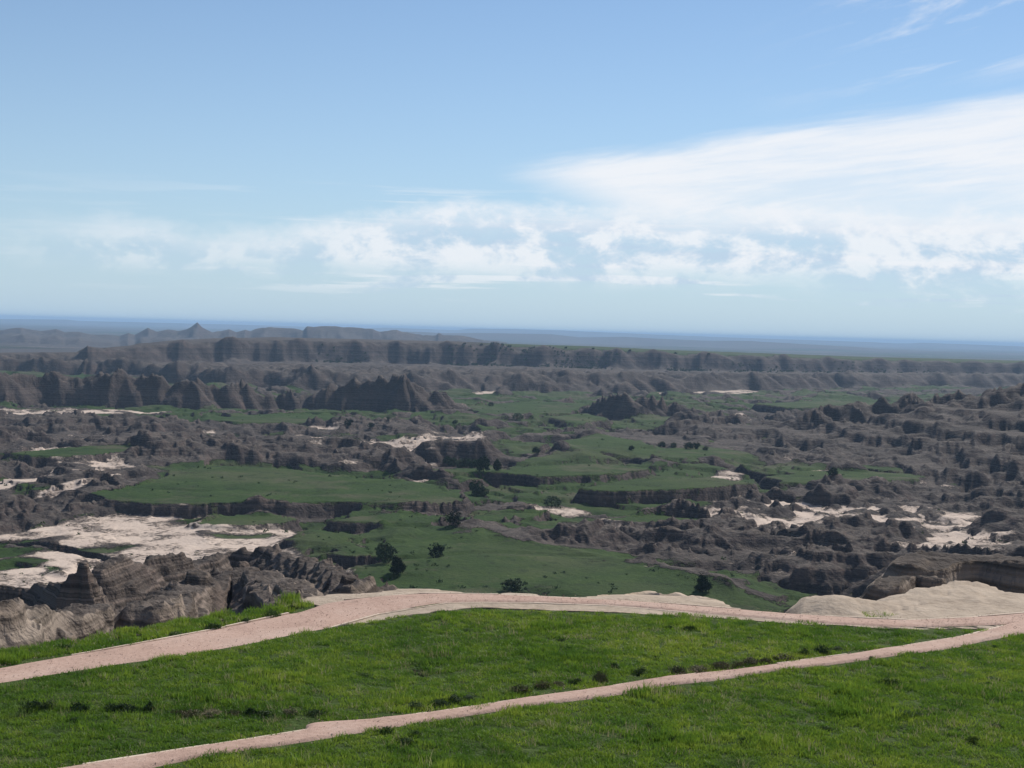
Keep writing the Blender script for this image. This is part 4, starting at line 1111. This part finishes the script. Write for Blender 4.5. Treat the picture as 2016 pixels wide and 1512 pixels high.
# low scrub dotted over the valley
def scrub():
    V, F = [], []
    def add(x, y, s):
        z = float(zat(x, y)[0])
        for _ in range(14):
            p = Vector((random.gauss(0, .38), random.gauss(0, .38), abs(random.gauss(.25, .2)))) * s
            n1 = Vector((random.gauss(0, 1), random.gauss(0, 1), random.gauss(0, 1))).normalized(); n2 = n1.orthogonal().normalized(); q = .30 * s
            k = len(V); c = Vector((x, y, z)) + p
            V.extend([tuple(c - n1 * q), tuple(c + n2 * q * .6), tuple(c + n1 * q), tuple(c - n2 * q * .6)]); F.append((k, k + 1, k + 2, k + 3))
    for _ in range(1900):
        D = 210 * (1100 / 210) ** random.random() ** 1.3; t = random.uniform(-.40, .40)
        x, y = D * math.sin(t), D * math.cos(t)
        i = min(int(np.searchsorted(rr, D)), NR - 1); j = min(int(np.searchsorted(tt, t)), NTH - 1)
        w = float(fbm(np.array([x / 35.]), np.array([y / 35.]), 3, 511)[0])
        if rock[i, j] > .5 or w < (-.05 if sand[i, j] < .5 else .08): continue
        add(x, y, random.uniform(.35, .95))
    me = bpy.data.meshes.new('scrub'); me.from_pydata(V, [], F); me.materials.append(M_SHRUB); me.update()
    o = bpy.data.objects.new('scrub', me); col.objects.link(o); tag(o, 'low scrub dotted over the valley floor', 'scrub', kind='stuff')
scrub()

def shrub_mesh(mat, tall):
    def shp():
        a = random.uniform(0, 6.283); q = math.sqrt(random.random()); z = random.random()
        return (q * math.cos(a) * .5 * (1 - .35 * z), q * math.sin(a) * .5 * (1 - .35 * z), .05 + z * tall * (1 - .45 * q))
    V, F = leaves(40, 15, shp, .075, .075)
    for _ in range(90):   # stems standing out of the top
        a = random.uniform(0, 6.283); q = .60 * math.sqrt(random.random()); x, y = q * math.cos(a), q * math.sin(a); h = tall * random.uniform(.7, 1.25)
        k = len(V); dx, dy = random.uniform(-.12, .12), random.uniform(-.12, .12)
        V += [(x - .012, y, -.03), (x + .012, y, -.03), (x + dx, y + dy, h)]; F.append((k, k + 1, k + 2))
    me = bpy.data.meshes.new('shrub'); me.from_pydata(V, [], F); me.materials.append(mat); me.update(); return me
M_TUFT = leaf_material('weed_tuft_leaf', (0.034, 0.066, 0.018), (0.075, 0.125, 0.032))
SH_T = [shrub_mesh(M_TUFT, t) for t in (.45, .6, .5)]
SH_D = [shrub_mesh(M_SHRUB, t) for t in (.6, .75, .5)]
SH_B = [shrub_mesh(M_BROWN, t) for t in (.6, .7, .5)]

def put_shrub(px, py, wpx, hpx, ms, label, group):
    x, y = on_plane(px, py); D = math.hypot(x, y); w = wpx / FPX * D; h = hpx / FPX * D
    o = bpy.data.objects.new('shrub', random.choice(ms)); col.objects.link(o)
    o.location = (x, y, float(bench_h(x, y)) - .01); o.rotation_euler = (0, 0, random.uniform(0, 6.28)); o.scale = (w * random.uniform(1.2, 1.6), w * random.uniform(.9, 1.3), h / .7 * random.uniform(.9, 1.4))
    tag(o, label, 'shrub', group)
for a in [(68, 1398, 36, 15), (94, 1399, 24, 13), (155, 1400, 32, 12), (219, 1399, 30, 12), (247, 1399, 34, 13), (294, 1399, 22, 18), (495, 1407, 20, 14), (520, 1408, 34, 15), (622, 1407, 26, 13), (146, 1421, 20, 12)]:
    put_shrub(*a, SH_D, 'dark green shrub in the broken row along the faint old trail', 'dark shrubs along the faint trail')
for a in [(375, 1408, 32, 13), (416, 1409, 36, 14), (460, 1408, 18, 14), (571, 1406, 26, 15), (345, 1404, 20, 8)]:
    put_shrub(*a, SH_B, 'dry brownish shrub in the broken row along the faint old trail', 'brown shrubs along the faint trail')
for a in [(867, 1388, 30, 15), (895, 1380, 28, 16), (925, 1376, 30, 16), (820, 1394, 26, 12), (1134, 1345, 26, 14), (1262, 1330, 26, 12), (1583, 1294, 22, 14), (1618, 1288, 30, 13), (1650, 1281, 20, 9)]:
    put_shrub(*a, SH_D, 'dark green shrub lining the meadow edge of the narrow path', 'dark shrubs along the narrow path')
for a in [(1023, 1362, 36, 16), (1068, 1352, 30, 14), (1100, 1349, 26, 12), (1181, 1344, 22, 20), (1335, 1329, 30, 12), (1378, 1325, 36, 15), (1420, 1319, 34, 14), (1450, 1314, 26, 12), (1479, 1311, 30, 14), (1506, 1309, 20, 15), (1541, 1302, 44, 15)]:
    put_shrub(*a, SH_B, 'brownish shrub lining the meadow edge of the narrow path', 'brown shrubs along the narrow path')
for a in [(1210, 1315, 16, 10), (1158, 1292, 20, 9), (1356, 1245, 22, 9), (1318, 1242, 12, 9), (1290, 1300, 12, 7), (1105, 1262, 14, 6), (930, 1232, 16, 6), (920, 1242, 16, 6), (1478, 1260, 16, 7), (1586, 1253, 12, 6), (860, 1286, 16, 6), (885, 1298, 14, 7), (715, 1328, 26, 9), (570, 1335, 24, 8), (615, 1360, 26, 7)]:
    put_shrub(*a, SH_T, 'small dark weed tuft out in the meadow between the paths', 'weed tufts in the upper meadow')
for a in [(1750, 1352, 34, 13), (1791, 1413, 36, 14), (1916, 1462, 24, 12), (1465, 1464, 22, 13), (1278, 1437, 12, 13), (1300, 1450, 20, 11), (1958, 1272, 14, 7), (1816, 1317, 14, 7), (1715, 1300, 10, 8), (1960, 1338, 26, 8), (1946, 1348, 12, 8), (1625, 1437, 24, 9), (1748, 1470, 18, 9), (820, 1446, 28, 10), (800, 1462, 36, 10), (760, 1440, 30, 12), (1325, 1460, 16, 9), (1965, 1435, 18, 8), (1320, 1462, 22, 8)]:
    put_shrub(*a, SH_T, 'small dark weed tuft in the grass on the camera side of the narrow path', 'weed tufts in the lower meadow')
for a in [(536, 1212, 24, 17), (126, 1280, 24, 16), (420, 1236, 22, 12), (485, 1222, 18, 9), (345, 1250, 16, 10), (575, 1196, 14, 10)]:
    put_shrub(*a, SH_T, 'dark leafy bush in the grass strip beside the wide path', 'bushes in the grass strip')

# ------------------------------------------------------------------ air
def haze():
    x0, y0, z0, x1, y1, z1 = -61000, -61000, float(Z.min()) - 1.0, 61000, 61000, max(float(Z.max()), 10.0) + 4.0
    V = [(a, b, c) for a in (x0, x1) for b in (y0, y1) for c in (z0, z1)]
    F = [(0, 1, 3, 2), (4, 6, 7, 5), (0, 4, 5, 1), (2, 3, 7, 6), (0, 2, 6, 4), (1, 5, 7, 3)]
    me = bpy.data.meshes.new('haze'); me.from_pydata(V, [], F); me.update()
    mt = bpy.data.materials.new('haze_air'); mt.use_nodes = True; n = NT(mt.node_tree)
    pv = n.n('ShaderNodeVolumePrincipled')
    pv.inputs['Color'].default_value = (0.48, 0.71, 1.0, 1); pv.inputs['Density'].default_value = 9.6e-5; pv.inputs['Anisotropy'].default_value = 0.0
    o_ = n.n('ShaderNodeOutputMaterial'); n.t.links.new(pv.outputs[0], o_.inputs['Volume'])
    me.materials.append(mt)
    o = bpy.data.objects.new('haze', me); col.objects.link(o); tag(o, 'thin blue haze filling the air over the badlands', 'haze', kind='stuff'); o.display_type = 'WIRE'
haze()
